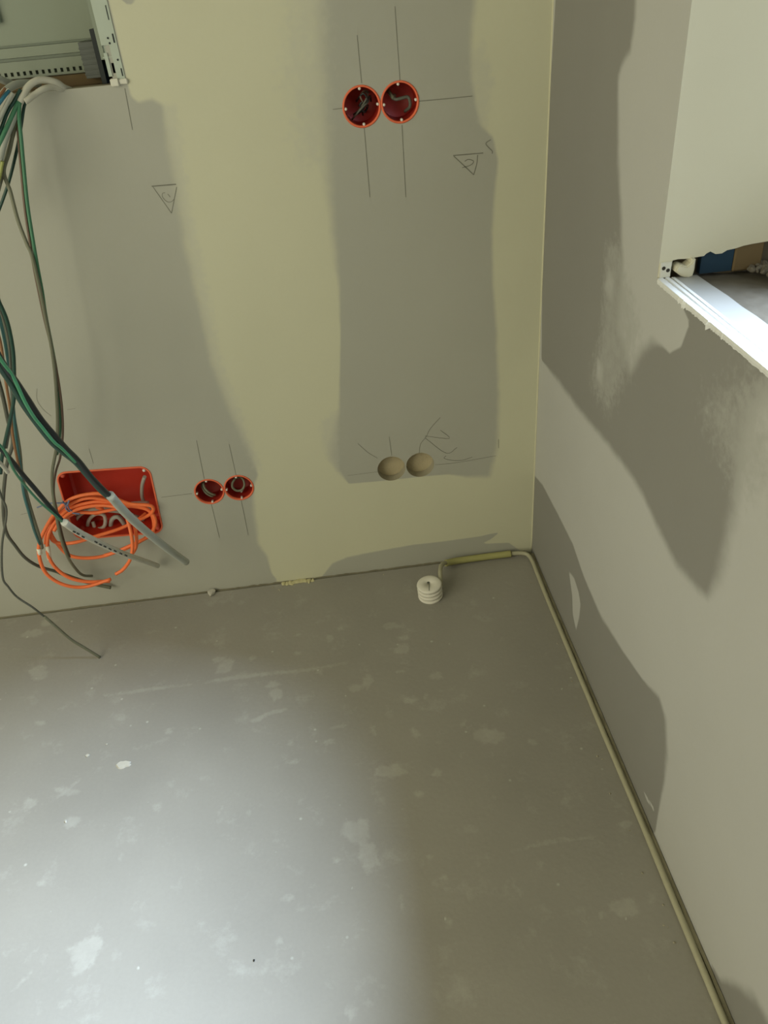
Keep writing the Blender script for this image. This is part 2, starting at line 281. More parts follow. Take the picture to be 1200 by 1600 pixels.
# ------------------------------------------------------------ back wall
BXU = ((-0.353, 1.092), (-0.282, 1.093)); BXL = ((-0.793, 0.303), (-0.722, 0.304)); BXH = ((-0.3535, 0.3055), (-0.2835, 0.3065))
RB = 0.0345; JB = (-1.026, 0.303, 0.214, 0.192, 0.024, math.radians(-3.2))
holes = [circle(*c, RB) for c in BXU + BXL] + [circle(*c, 0.034) for c in BXH] + [rrect(*JB)]
BW_PATCH = [[(-1.2143, 1.5606), (-2.2623, -0.4284), (-0.7172, -0.2256), (-0.6771, 0.0112, 6), (-0.6869, 0.0345, 6), (-0.6883, 0.0876, 12.0), (-0.7039, 0.1313, 16.8), (-0.6985, 0.2293, 19.2), (-0.6875, 0.3028, 12.0), (-0.6717, 0.3333, 8), (-0.6755, 0.3818, 14.399999999999999), (-0.6828, 0.4259, 24.0), (-0.7036, 0.5116, 26.4), (-0.7127, 0.5759, 26.4), (-0.7213, 0.6376, 26.4), (-0.72, 0.7239, 24.0), (-0.7213, 0.8056, 26.4), (-0.7214, 0.8764, 31.2), (-0.7166, 0.9432, 31.2), (-0.7134, 1.0012, 33.6), (-0.7126, 1.057, 31.2), (-0.7119, 1.0999, 16.8), (-0.7093, 1.1258, 12.0), (-0.7259, 1.1376, 12.0), (-0.7528, 1.1349, 8), (-0.7613, 1.1459, 8), (-0.7622, 1.1642, 4), (-0.7618, 1.1958, 3), (-0.7619, 1.532)], [(-0.7433, 1.3062), (-0.7423, 1.29, 3), (-0.7321, 1.2801, 3), (-0.7209, 1.282, 3), (-0.709, 1.3035)], [(-0.405, 1.2978, 48.0), (-0.4163, 1.2056, 48.0), (-0.4238, 1.1159, 48.0), (-0.4282, 1.0301, 48.0), (-0.4307, 0.9139, 28.799999999999997), (-0.4316, 0.8261, 24.0), (-0.431, 0.7597, 12.0), (-0.4388, 0.6622, 6), (-0.4498, 0.5738, 6), (-0.4615, 0.4799, 12.0), (-0.4805, 0.4155, 31.2), (-0.4967, 0.3657, 36.0), (-0.4821, 0.319, 16.8), (-0.4601, 0.2774, 5), (-0.4055, 0.2751, 3), (-0.3428, 0.2735, 3), (-0.2877, 0.273, 4), (-0.2166, 0.2703, 5), (-0.1693, 0.2561, 16.8), (-0.1134, 0.2482, 21.599999999999998), (-0.0963, 0.3282, 19.2), (-0.0924, 0.4316, 19.2), (-0.0946, 0.5295, 16.8), (-0.0981, 0.6218, 14.399999999999999), (-0.107, 0.7371, 12.0), (-0.1087, 0.8433, 12.0), (-0.1038, 0.9173, 12.0), (-0.0978, 0.9759, 8), (-0.108, 1.0168, 8), (-0.1302, 1.0411, 12.0), (-0.1408, 1.08, 12.0), (-0.1464, 1.1226, 14.399999999999999), (-0.148, 1.1833, 19.2), (-0.1405, 1.2404, 19.2), (-0.1356, 1.2771)], [(-0.5454, 0.018, 5), (-0.526, 0.0406, 8), (-0.4828, 0.0549, 8), (-0.4155, 0.0612, 6), (-0.3232, 0.0676, 5), (-0.2227, 0.0666, 4), (-0.1385, 0.0681, 3), (-0.0863, 0.0746, 2), (-0.1081, 0.0551, 3), (-0.1353, 0.0425, 4), (-0.0621, 0.0353, 4), (-0.0271, -0.0001, 4), (0.0652, -0.315), (-0.7099, -0.178)]]
BW_THIN = [[(-0.4533, 1.3015, 60), (-0.405, 1.2978, 60), (-0.4279, 1.0631, 60), (-0.4419, 0.9976, 60), (-0.4766, 1.0123, 60), (-0.4805, 1.1517, 60)], [(-0.7093, 1.1258, 10), (-0.7154, 0.943, 16), (-0.7213, 0.6376, 16), (-0.68, 0.3559, 16), (-0.6592, 0.3441, 16), (-0.7012, 0.6351, 20), (-0.6973, 0.9412, 20), (-0.6868, 1.1238, 20)], [(-0.1497, 1.1434, 20), (-0.135, 1.047, 14), (-0.1204, 1.0346, 14), (-0.1083, 1.1193, 20), (-0.1318, 1.182, 20)], [(-0.4644, 0.4803, 12), (-0.5088, 0.4531, 20), (-0.5096, 0.385, 20), (-0.481, 0.3006, 8)]]
bx = lin(-3.6, -1.5, 12) + lin(-1.5, 0.0, 189) + [-0.786]; bz = lin(-0.05, 1.45, 189) + lin(1.45, 2.5, 10) + [1.166]
me = sheet('wall_back', bx, bz, lambda u, v, d: (u, d, v), M_WALL, holes=holes, clusters=[(0, 1), (2, 3), (4, 5), (6,)],
           skip=[(-1.302, 1.166, -0.786, 1.90)], patches=BW_PATCH, smears=BW_THIN)
wall_back = link('wall_back', me, M_WALL); tag(wall_back, kind='structure')
for m in (M_PENCIL, M_BEDGE, M_WOOL, M_VOID): me.materials.append(m)
bm = bmesh.new(); bm.from_mesh(me)
def mark(bm, pts, w, plane, mi=1):          # a pencil stroke on the wall face
    P = np.array(pts, float)
    if len(P) > 2: P = np.array(spline(P, 4))
    T = np.gradient(P, axis=0); T /= np.linalg.norm(T, axis=1)[:, None] + 1e-12; Nn = np.stack([-T[:, 1], T[:, 0]], 1) * w / 2
    vs = [(bm.verts.new(plane(*(p + n))), bm.verts.new(plane(*(p - n)))) for p, n in zip(P, Nn)]
    for a, b in zip(vs, vs[1:]): bm.faces.new((a[0], a[1], b[1], b[0])).material_index = mi
for pts, w in [([(-0.3508, 1.205), (-0.3498, 1.13)], 0.00115), ([(-0.3518, 1.056), (-0.3517, 0.9325)], 0.00115), ([(-0.2812, 1.2423), (-0.2797, 1.127)], 0.00103), ([(-0.2807, 1.0549), (-0.2813, 0.9254)], 0.00115), ([(-0.4066, 1.0923), (-0.3876, 1.0927)], 0.00115), ([(-0.2462, 1.0916), (-0.2043, 1.0911), (-0.1467, 1.0912)], 0.00127), ([(-0.7938, 0.4445), (-0.7977, 0.3405)], 0.00115), ([(-0.7956, 0.2684), (-0.7955, 0.1657)], 0.00115), ([(-0.7229, 0.4246), (-0.7224, 0.3387)], 0.00115), ([(-0.7231, 0.2671), (-0.7243, 0.1626)], 0.00115), ([(-0.9074, 0.3035), (-0.8342, 0.3039)], 0.00115), ([(-0.7693, 1.1588), (-0.773, 1.0918)], 0.00115), ([(-0.7622, 0.9934), (-0.7166, 0.9924)], 0.0023), ([(-0.7601, 0.9921), (-0.7367, 0.9416)], 0.00115), ([(-0.7367, 0.9416), (-0.7164, 0.9877)], 0.00115), ([(-0.7401, 0.9797), (-0.7451, 0.979), (-0.7467, 0.9722), (-0.7402, 0.9633), (-0.7319, 0.9625), (-0.7261, 0.9666)], 0.00103), ([(-0.7359, 0.9769), (-0.7324, 0.9708)], 0.00103), ([(-0.1853, 0.9923), (-0.1267, 0.9913)], 0.00184), ([(-0.1841, 0.9911), (-0.1657, 0.9732), (-0.1458, 0.9537)], 0.00161), ([(-0.1379, 0.989), (-0.1393, 0.9741), (-0.1458, 0.9537)], 0.00138), ([(-0.1631, 0.9799), (-0.1555, 0.9826), (-0.1456, 0.9782), (-0.1519, 0.9718), (-0.1683, 0.9688)], 0.00138), ([(-0.1117, 1.0137), (-0.1216, 1.0079), (-0.1154, 0.9994), (-0.1092, 0.9931), (-0.1091, 0.9885)], 0.00161), ([(-0.4278, 0.386), (-0.406, 0.3585), (-0.3846, 0.3395)], 0.00103), ([(-0.3528, 0.3948), (-0.3505, 0.3419)], 0.00103), ([(-0.23, 0.4295), (-0.2553, 0.4023), (-0.2653, 0.383), (-0.28, 0.364), (-0.2843, 0.3398)], 0.00103), ([(-0.2312, 0.3956), (-0.2106, 0.3703), (-0.2682, 0.3851)], 0.00127), ([(-0.2685, 0.3799), (-0.2195, 0.3309), (-0.1928, 0.3432)], 0.00127), ([(-0.2197, 0.3237), (-0.2246, 0.3172), (-0.2061, 0.3092), (-0.1811, 0.3057), (-0.1559, 0.3112)], 0.00127), ([(-0.247, 0.3022), (-0.1969, 0.3006), (-0.0977, 0.3068)], 0.00092), ([(-0.4608, 0.3014), (-0.3876, 0.302)], 0.0008), ([(-0.0918, 0.3524), (-0.0916, 0.3275)], 0.00103), ([(-1.0347, 0.4555), (-1.0358, 0.4165)], 0.00092), ([(-1.0995, 0.6143), (-1.1081, 0.5879), (-1.1021, 0.5637), (-1.0909, 0.5465)], 0.00069), ([(-1.2395, 0.3028), (-1.2115, 0.306)], 0.00092), ([(-1.0528, 0.5573), (-1.0345, 0.558)], 0.00069)]: mark(bm, pts, w, lambda u, v: (u, -0.0004, v))
for h in holes:                              # board edge inside each opening
    a = [bm.verts.new((u, 0.0, v)) for u, v in h]; b = [bm.verts.new((u, 0.025, v)) for u, v in h]
    for k in range(len(h)): bm.faces.new((a[k], a[(k + 1) % len(h)], b[(k + 1) % len(h)], b[k])).material_index = 2
for c in BXH:                                # the bare drilled pair shows insulation behind the boards
    pass
box(bm, (-0.43, 0.0255, 0.22), (-0.20, 0.030, 0.39), 3)
box(bm, (-3.6, 0.10, -0.05), (0.0, 0.12, 2.5), 4)
box(bm, (-1.302, 0.0008, 1.162), (-0.786, 0.0249, 1.1659), 2)
bm.to_mesh(me); bm.free()
# ------------------------------------------------------------ right wall with the window opening
Y0, Y1, Z0, Z1, DX = -0.568, -1.72, 0.9165, 2.12, 0.30
ry = lin(-3.2, -1.3, 16) + lin(-1.3, 0.0, 164) + [Y0, Y1]; rz = lin(-0.05, 1.45, 189) + lin(1.45, 2.5, 10) + [Z0, Z1]
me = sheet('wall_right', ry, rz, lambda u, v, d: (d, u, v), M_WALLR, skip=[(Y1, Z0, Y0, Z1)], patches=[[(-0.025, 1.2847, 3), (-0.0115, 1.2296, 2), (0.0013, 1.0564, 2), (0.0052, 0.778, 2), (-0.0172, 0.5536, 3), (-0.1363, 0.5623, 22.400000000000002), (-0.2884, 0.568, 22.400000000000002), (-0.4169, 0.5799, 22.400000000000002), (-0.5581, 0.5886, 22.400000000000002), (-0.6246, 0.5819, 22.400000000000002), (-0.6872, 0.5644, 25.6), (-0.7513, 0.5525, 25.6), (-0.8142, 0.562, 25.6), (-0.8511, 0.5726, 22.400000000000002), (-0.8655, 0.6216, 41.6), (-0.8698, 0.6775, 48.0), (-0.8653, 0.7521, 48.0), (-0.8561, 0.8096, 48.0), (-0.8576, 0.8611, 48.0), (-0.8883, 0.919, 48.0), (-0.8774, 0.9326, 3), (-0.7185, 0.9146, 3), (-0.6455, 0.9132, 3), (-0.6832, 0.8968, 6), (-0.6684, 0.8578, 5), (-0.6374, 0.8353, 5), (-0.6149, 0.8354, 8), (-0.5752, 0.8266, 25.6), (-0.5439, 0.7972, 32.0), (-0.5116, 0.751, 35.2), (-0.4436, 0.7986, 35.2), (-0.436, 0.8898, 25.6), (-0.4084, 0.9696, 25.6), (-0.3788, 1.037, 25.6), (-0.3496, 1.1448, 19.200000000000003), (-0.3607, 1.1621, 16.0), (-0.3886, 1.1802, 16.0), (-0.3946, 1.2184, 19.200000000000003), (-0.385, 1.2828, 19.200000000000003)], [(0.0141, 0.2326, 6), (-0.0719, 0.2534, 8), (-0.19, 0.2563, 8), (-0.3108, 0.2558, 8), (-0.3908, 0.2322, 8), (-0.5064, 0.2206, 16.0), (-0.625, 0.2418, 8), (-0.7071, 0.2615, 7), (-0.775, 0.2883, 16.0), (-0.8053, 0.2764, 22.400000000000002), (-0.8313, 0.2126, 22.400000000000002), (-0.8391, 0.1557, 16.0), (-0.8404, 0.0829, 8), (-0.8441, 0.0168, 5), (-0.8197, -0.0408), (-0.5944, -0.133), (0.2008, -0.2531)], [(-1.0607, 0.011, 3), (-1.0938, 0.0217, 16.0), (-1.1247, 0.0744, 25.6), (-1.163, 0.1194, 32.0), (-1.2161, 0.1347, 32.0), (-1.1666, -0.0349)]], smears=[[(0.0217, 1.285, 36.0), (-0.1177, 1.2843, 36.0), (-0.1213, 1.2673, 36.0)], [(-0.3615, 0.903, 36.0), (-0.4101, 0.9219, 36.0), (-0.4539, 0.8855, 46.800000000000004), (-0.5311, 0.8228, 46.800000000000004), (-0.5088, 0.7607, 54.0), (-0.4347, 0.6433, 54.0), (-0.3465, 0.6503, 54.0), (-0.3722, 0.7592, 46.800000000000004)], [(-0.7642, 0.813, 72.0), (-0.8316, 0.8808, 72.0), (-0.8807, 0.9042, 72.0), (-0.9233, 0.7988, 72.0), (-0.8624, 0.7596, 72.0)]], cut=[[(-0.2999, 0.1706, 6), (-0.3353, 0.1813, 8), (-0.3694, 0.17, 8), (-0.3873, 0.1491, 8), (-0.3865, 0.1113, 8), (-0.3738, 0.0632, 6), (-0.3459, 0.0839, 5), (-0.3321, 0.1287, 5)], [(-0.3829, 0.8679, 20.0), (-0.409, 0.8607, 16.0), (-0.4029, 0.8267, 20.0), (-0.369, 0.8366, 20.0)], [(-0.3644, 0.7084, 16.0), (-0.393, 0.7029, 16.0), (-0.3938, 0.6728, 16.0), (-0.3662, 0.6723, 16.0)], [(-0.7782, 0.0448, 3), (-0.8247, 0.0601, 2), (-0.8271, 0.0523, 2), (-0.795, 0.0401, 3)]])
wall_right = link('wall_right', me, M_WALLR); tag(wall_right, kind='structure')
me.materials.append(M_JAMB); me.materials.append(M_MORTAR); me.materials.append(M_PLAIN); me.materials.append(mat('rough_tan_masonry', (0.20, 0.165, 0.11), 0.95, 0.3, 40, 0.5, 90))
bm = bmesh.new(); bm.from_mesh(me)
# near reveal: a plaster return whose ragged lower end stops above the rough sill
jz = [(0.0, 0.9165), (0.0153, 0.9198), (0.0181, 0.9258), (0.0188, 0.9409), (0.0268, 0.9418), (0.0451, 0.9407), (0.0522, 0.9417), (0.063, 0.9423), (0.0662, 0.9455), (0.0713, 0.9476), (0.0793, 0.9432), (0.0884, 0.9431), (0.095, 0.9468), (0.1075, 0.9481), (0.1179, 0.9505), (0.1304, 0.9518), (0.152, 0.953), (0.2, 0.957), (0.26, 0.961), (0.38, 0.961)]
top = [(x, Z1) for x, z in jz]
for yy in (Y0, Y0 + 0.012):
    lo = [bm.verts.new((x, yy, z)) for x, z in jz]; hi = [bm.verts.new((x, yy, Z1)) for x, z in jz]
    for k in range(len(jz) - 1): bm.faces.new((lo[k], lo[k + 1], hi[k + 1], hi[k])).material_index = 1
    if yy == Y0: flo = lo
for k in range(len(jz) - 1): bm.faces.new((flo[k], flo[k + 1], lo[k + 1], lo[k])).material_index = 1
box(bm, (0.013, Y0 + 0.018, Z0 - 0.05), (DX + 0.08, Y0 + 0.06, Z1), 4)           # masonry behind the return
box(bm, (0.001, Y1 - 0.02, Z0 - 0.05), (DX + 0.08, Y1, Z1), 1)                   # far reveal
box(bm, (0.001, Y1 - 0.02, Z1), (DX + 0.08, Y0 + 0.06, Z1 + 0.02), 1)            # head
# outer leaf around the opening
box(bm, (DX + 0.06, Y0 + 0.06, -0.05), (DX + 0.08, 0.1, 2.5), 3); box(bm, (DX + 0.06, -3.2, -0.05), (DX + 0.08, Y1 - 0.02, 2.5), 3)
box(bm, (DX + 0.06, Y1 - 0.02, Z1 + 0.02), (DX + 0.08, Y0 + 0.06, 2.5), 3); box(bm, (DX + 0.06, Y1 - 0.02, -0.05), (DX + 0.08, Y0 + 0.06, Z0 - 0.02), 3)
bm.to_mesh(me); bm.free()
# rough mortar bed across the sill
bm = bmesh.new(); nx, ny = 44, 150; g = {}
for i in range(nx + 1):
    for j in range(ny + 1):
        x = 0.002 + (DX + 0.078 - 0.002) * i / nx; y = Y1 + (Y0 + 0.034 - Y1) * j / ny
        z = Z0 - 0.006 + 0.0035 * math.sin(23 * x + 9 * y) + random.uniform(-0.0012, 0.0012) + max(0, x - 0.13) * 0.06 * (1 if y > -0.75 else 0.3)
        g[i, j] = bm.verts.new((x, y, z if x > 0.05 else min(z, Z0 - 0.007)))
for i in range(nx):
    for j in range(ny): bm.faces.new((g[i, j], g[i + 1, j], g[i + 1, j + 1], g[i, j + 1])).smooth = True
o = from_bm('trim_2', bm, M_MORTAR, recalc=True); tag(o, kind='structure')
# white board and ridged bead along the room edge of the sill
brd = [(0.0559, -0.57), (0.0559, -0.5788), (0.057, -0.6143), (0.0593, -0.6582), (0.0585, -0.6983), (0.0604, -0.7324), (0.06, -0.7599), (0.06, -1.0), (0.06, -1.72)]
bm = bmesh.new(); inner = [(0.014, y) for x, y in brd]
for zz in (Z0 + 0.001, Z0 - 0.008):
    a = [bm.verts.new((x, y, zz)) for x, y in brd]; b = [bm.verts.new((x, y, zz)) for x, y in inner]
    for k in range(len(brd) - 1): bm.faces.new((a[k], a[k + 1], b[k + 1], b[k]))
    if zz > Z0: a0 = a
for k in range(len(brd) - 1): bm.faces.new((a0[k], a0[k + 1], a[k + 1], a[k]))
o = from_bm('trim_3', bm, M_SILLW); tag(o, kind='structure')
bm = bmesh.new(); ys = np.linspace(Y0 - 0.004, Y1, 520)
prof = [(-0.0010, -0.0045), (-0.0018, -0.001), (-0.001, 0.0025), (0.006, 0.003), (0.0072, 0.0012), (0.009, 0.0012), (0.0102, 0.003), (0.0150, 0.003), (0.0160, 0.0008), (0.018, 0.0008), (0.0188, 0.0024), (0.0235, 0.0020), (0.024, -0.002)]
prev = None
for y in ys:
    jag = RNG.normal(0, 1); e = -0.0006 * abs(jag) if RNG.random() < .3 else -0.0004 * abs(jag) - (0.0035 * RNG.random() if RNG.random() < .06 else 0)
    ring = [bm.verts.new((x + (e if k < 2 else (e * .4 if k == 2 else 0)), y, Z0 + z + (e * 1.3 if k == 0 else 0))) for k, (x, z) in enumerate(prof)]
    if prev:
        for k in range(len(prof) - 1): bm.faces.new((prev[k], prev[k + 1], ring[k + 1], ring[k]))
    prev = ring
o = from_bm('trim_4', bm, M_BEAD, recalc=False); tag(o, kind='structure')
# window frame in the outer face (beyond the photograph's edge)
bm = bmesh.new(); fr = 0.115
for a, b in (((DX, Y1, Z0), (DX + 0.06, Y1 + fr, Z1)), ((DX, Y0 - fr, Z0), (DX + 0.06, Y0, Z1)), ((DX, Y1 + fr, Z1 - fr), (DX + 0.06, Y0 - fr, Z1)), ((DX, Y1 + fr, Z0), (DX + 0.06, Y0 - fr, Z0 + 0.07))): box(bm, a, b)
o = from_bm('window_1', bm, M_WHPL); tag(o, kind='structure')
# rest of the room
def slab(name, lo, hi): tag(box_obj(name, lo, hi, M_PLAIN), kind='structure')
bm = bmesh.new(); tube(bm, [(-0.0006, -0.0006, 0.0), (-0.0008, -0.0004, 0.5), (-0.0004, -0.0008, 1.0), (-0.0006, -0.0006, 1.6), (-0.0006, -0.0006, 2.49)], 0.0019, n=12, seg=8)
tag(from_bm('trim_6', bm, M_WALL_TRIM), kind='structure')
slab('wall_left', (-3.66, -3.2, -0.05), (-3.6, 0.12, 2.5)); slab('wall_front', (-3.66, -3.26, -0.05), (0.38, -3.2, 2.5)); slab('ceiling', (-3.66, -3.26, 2.5), (0.38, 0.12, 2.56))
# edge strips standing in the floor joint
def strip(name, path, off, h, m, wob=0.0012):
    bm = bmesh.new(); prev = None; P = spline(path, 60)
    for p in P:
        hh = h + random.uniform(-wob, wob); q = Vector(p); o_ = Vector(off) * (1 + random.uniform(-.15, .15))
        r = [bm.verts.new(q + Vector((0, 0, -0.03))), bm.verts.new(q + Vector((0, 0, hh))), bm.verts.new(q + o_ + Vector((0, 0, hh))), bm.verts.new(q + o_ + Vector((0, 0, -0.03)))]
        if prev:
            for k in range(3): bm.faces.new((prev[k], prev[k + 1], r[k + 1], r[k]))
        prev = r
    o = from_bm(name, bm, m); tag(o, kind='structure')
strip('trim_1', [(-3.6, -0.0005, 0), (-1.3, -0.0005, 0), (-0.6, -0.0005, 0), (-0.02, -0.0005, 0)], (0, -0.0032, 0), 0.0015, M_FOAM)
strip('trim_5', [(-0.001, -0.02, 0), (-0.001, -1.0, 0), (-0.001, -3.2, 0)], (-0.0062, 0, 0), 0.0065, M_FOAM2)
# ------------------------------------------------------------ flush boxes
def flush_box():
    root = empty('flush_box')
    bm = bmesh.new()       # local z points into the room
    lathe(bm, [(0.0, -0.047), (0.031, -0.047), (0.0318, -0.044), (0.0325, 0.0004)])
    from_bm('box_shell', bm, M_DRED, root, recalc=False)
    bm = bmesh.new(); lathe(bm, [(0.0318, -0.004), (0.0322, 0.0016), (0.0345, 0.0018), (0.0358, 0.0006), (0.0350, -0.001)])
    from_bm('box_rim', bm, M_ORIM, root)
    for k in range(4):
        a = math.pi / 2 * k + math.radians(3)
        s = empty_screw(root, a)
    return root
def empty_screw(root, a):
    bm = bmesh.new(); c = Vector((0.0298 * math.cos(a), 0.0298 * math.sin(a), 0))
    lathe(bm, [(0.0, 0.0022), (0.0018, 0.0019), (0.0026, 0.0008), (0.0026, -0.006), (0.0, -0.006)], 14)
    bmesh.ops.translate(bm, verts=bm.verts, vec=c); s = from_bm('screw', bm, M_SCREW, root, recalc=True); return s
proto = flush_box()
def copy_tree(o, parent=None):
    c = o.copy(); C.objects.link(c); c.parent = parent
    for ch in list(o.children): copy_tree(ch, c)
    return c
FB = [('round red flush box, left one of the upper pair, with dark wires tangled inside', BXU[0]),
      ('round red flush box, right one of the upper pair, with one bent grey wire inside', BXU[1]),
      ('lower round red flush box, the one nearer the large junction box', BXL[0]),
      ('lower round red flush box, the one touching the cream filler band', BXL[1])]
boxes = []
for i, (lab, c) in enumerate(FB):
    b = proto if i == 0 else copy_tree(proto)
    b.location = (c[0], 0, c[1]); b.rotation_euler = (math.pi / 2, 0, 0); tag(b, lab, 'flush box', 'red flush boxes in the back wall'); boxes.append(b)
def bp(c, x, y, z): return (c[0] + x, 0.002 - z, c[1] + y)      # box-local mm-ish offsets: x right, y up, z out of the wall
def wire_in(c, name, pts, r, m): return tube_obj(name, [(c[0] + x / 1000, -z / 1000, c[1] + y / 1000) for x, y, z in pts], r, m)
def wires_thing(label, c, specs, name='loose_wires'):
    e = empty(name, (c[0], 0.02, c[1])); tag(e, label, 'wires')
    for pts, r, m in specs:
        o = wire_in(c, 'wire', pts, r, m); o.location = (-c[0], -0.02, -c[1]); o.parent = e
    return e
wires_thing('dark tangle of wires inside the left upper round red box', BXU[0],
    [([(-14, -18, -44), (-4, -8, -20), (8, 8, -8), (14, 18, -16), (8, 22, -30)], .0018, M_DKGREY), ([(-6, 4, -44), (-2, 14, -16), (6, 20, -8), (12, 8, -10), (2, -8, -18), (-8, -16, -30)], .0018, M_BLACK),
     ([(4, -20, -44), (2, -8, -16), (10, 4, -9), (18, 14, -16), (20, 4, -28)], .0018, M_BLACK), ([(-2, -4, -44), (4, 4, -14), (0, 16, -12), (10, 24, -18), (18, 18, -30)], .0018, M_BROWN),
     ([(8, -14, -44), (12, -4, -18), (4, 6, -12), (-2, 0, -14), (6, -12, -18), (14, -2, -30)], .0018, M_BLACK), ([(-18, -24, -30), (-10, -14, -16), (2, -2, -8), (14, 6, -12), (16, 12, -30)], .0016, M_DKGREY)])
wires_thing('single bent grey wire inside the right upper round red box', BXU[1],
    [([(-14, 14, -44), (-12, 8, -20), (-6, 4, -12), (4, 5, -10), (16, 6, -10), (20, -2, -10), (19, -12, -14), (12, -20, -30)], .0030, M_DKGREY), ([(-18, 18, -44), (-14, 12, -22), (-10, 6, -16), (-6, 8, -30)], .0035, M_OLIVE)])
wires_thing('curved pale wire inside the left low round red box', BXL[0],
    [([(-8, 24, -40), (-12, 16, -16), (-10, 4, -10), (-2, -8, -8), (8, -18, -12), (6, -24, -24)], .0028, M_OLIVE), ([(-14, 18, -44), (-18, 4, -24), (-12, -10, -14), (0, -22, -14), (4, -26, -26)], .0028, M_OLIVE)])
wires_thing('looped pale wire inside the right low round red box', BXL[1],
    [([(0, 26, -36), (-6, 20, -14), (-14, 10, -10), (-16, -2, -8), (-8, -12, -8), (4, -12, -8), (12, -2, -10), (12, 10, -16), (4, 14, -26), (-4, 6, -34)], .0028, M_OLIVE), ([(6, -14, -12), (2, -20, -14), (0, -26, -24)], .0026, M_SHEATH)])
# ------------------------------------------------------------ red junction box
jb = empty('junction_box', (JB[0], 0, JB[1]), (math.pi / 2, JB[5] * -1, 0))
jb.rotation_euler = (math.pi / 2, 0, 0)
tag(jb, 'large rectangular red junction box sunk in the wall with orange cable spilling out', 'junction box')
bm = bmesh.new(); rings = []
for (w, h, r, z) in ((0.190, 0.168, 0.016, -0.068), (0.204, 0.182, 0.020, -0.066), (0.208, 0.186, 0.022, -0.002)):
    rings.append([bm.verts.new((x, y, z)) for x, y in rrect(0, 0, w, h, r, JB[5])])
for a, b in zip(rings, rings[1:]):
    for k in range(len(a)): bm.faces.new((a[k], a[(k + 1) % len(a)], b[(k + 1) % len(b)], b[k]))
bm.faces.new(rings[0]); from_bm('box_shell', bm, M_RED, jb, recalc=False)
bm = bmesh.new(); rings = []
for (w, h, r, z) in ((0.208, 0.186, 0.022, -0.006), (0.208, 0.186, 0.022, 0.002), (0.2145, 0.1925, 0.025, 0.002), (0.2155, 0.1935, 0.025, -0.0008)):
    rings.append([bm.verts.new((x, y, z)) for x, y in rrect(0, 0, w, h, r, JB[5])])
for a, b in zip(rings, rings[1:]):
    for k in range(len(a)): bm.faces.new((a[k], a[(k + 1) % len(a)], b[(k + 1) % len(b)], b[k]))
from_bm('box_rim', bm, M_ORIM, jb)
for sx, sy in ((0.094, 0.084), (-0.094, 0.084), (0.094, -0.084), (-0.094, -0.084)):
    ca, sa = math.cos(JB[5]), math.sin(JB[5]); bm = bmesh.new()
    lathe(bm, [(0, 0.0), (0.004, -0.0006), (0.0062, -0.004), (0.007, -0.03), (0.0, -0.03)], 16)
    bmesh.ops.translate(bm, verts=bm.verts, vec=(sx * ca - sy * sa, sx * sa + sy * ca, 0.0)); from_bm('screw_post', bm, M_REDD, jb)
bm = bmesh.new(); lathe(bm, [(0, 0.0018), (0.003, 0.0012), (0.004, -0.001), (0, -0.001)], 12)
bmesh.ops.translate(bm, verts=bm.verts, vec=(0.0975, 0.080, 0.002)); from_bm('screw', bm, M_SCREW, jb)
# grey cables inside the box
inn = empty('loose_cables', (JB[0], 0.05, JB[1])); tag(inn, 'grey cables curled at the bottom and right side inside the red junction box', 'cables')
def rel(o, e): o.parent = e; o.location = -Vector(e.location); return o
for pts, r, m in [([(-0.9345, 0.01, 0.3591), (-0.9527, 0.03, 0.3218), (-0.9632, 0.04, 0.2794), (-0.9522, 0.03, 0.2618), (-0.9468, 0.03, 0.2456)], 0.0045, M_SHEATH), ([(-1.1266, 0.055, 0.1802), (-1.1101, 0.045, 0.2306), (-1.08, 0.03, 0.2598), (-1.0622, 0.03, 0.2514), (-1.0723, 0.035, 0.2183), (-1.096, 0.04, 0.2104), (-1.1014, 0.05, 0.2257)], 0.0045, M_SHEATHW), ([(-1.0233, 0.055, 0.1642), (-1.0241, 0.04, 0.2073), (-1.0303, 0.03, 0.2427), (-1.0491, 0.035, 0.2343), (-1.0683, 0.05, 0.1909)], 0.0055, M_SHEATH), ([(-1.1674, 0.05, 0.2416), (-1.1175, 0.035, 0.2677), (-1.0769, 0.03, 0.2708), (-1.0206, 0.035, 0.2532), (-0.9781, 0.05, 0.213)], 0.005, M_SHEATH), ([(-1.1655, 0.05, 0.1959), (-1.1323, 0.04, 0.2472), (-1.0917, 0.03, 0.273), (-1.0343, 0.02, 0.2789), (-0.9839, 0.01, 0.2895), (-0.9491, 0.03, 0.2746)], 0.0045, M_SHEATHW)]: rel(tube_obj('cable', pts, r, m), inn)
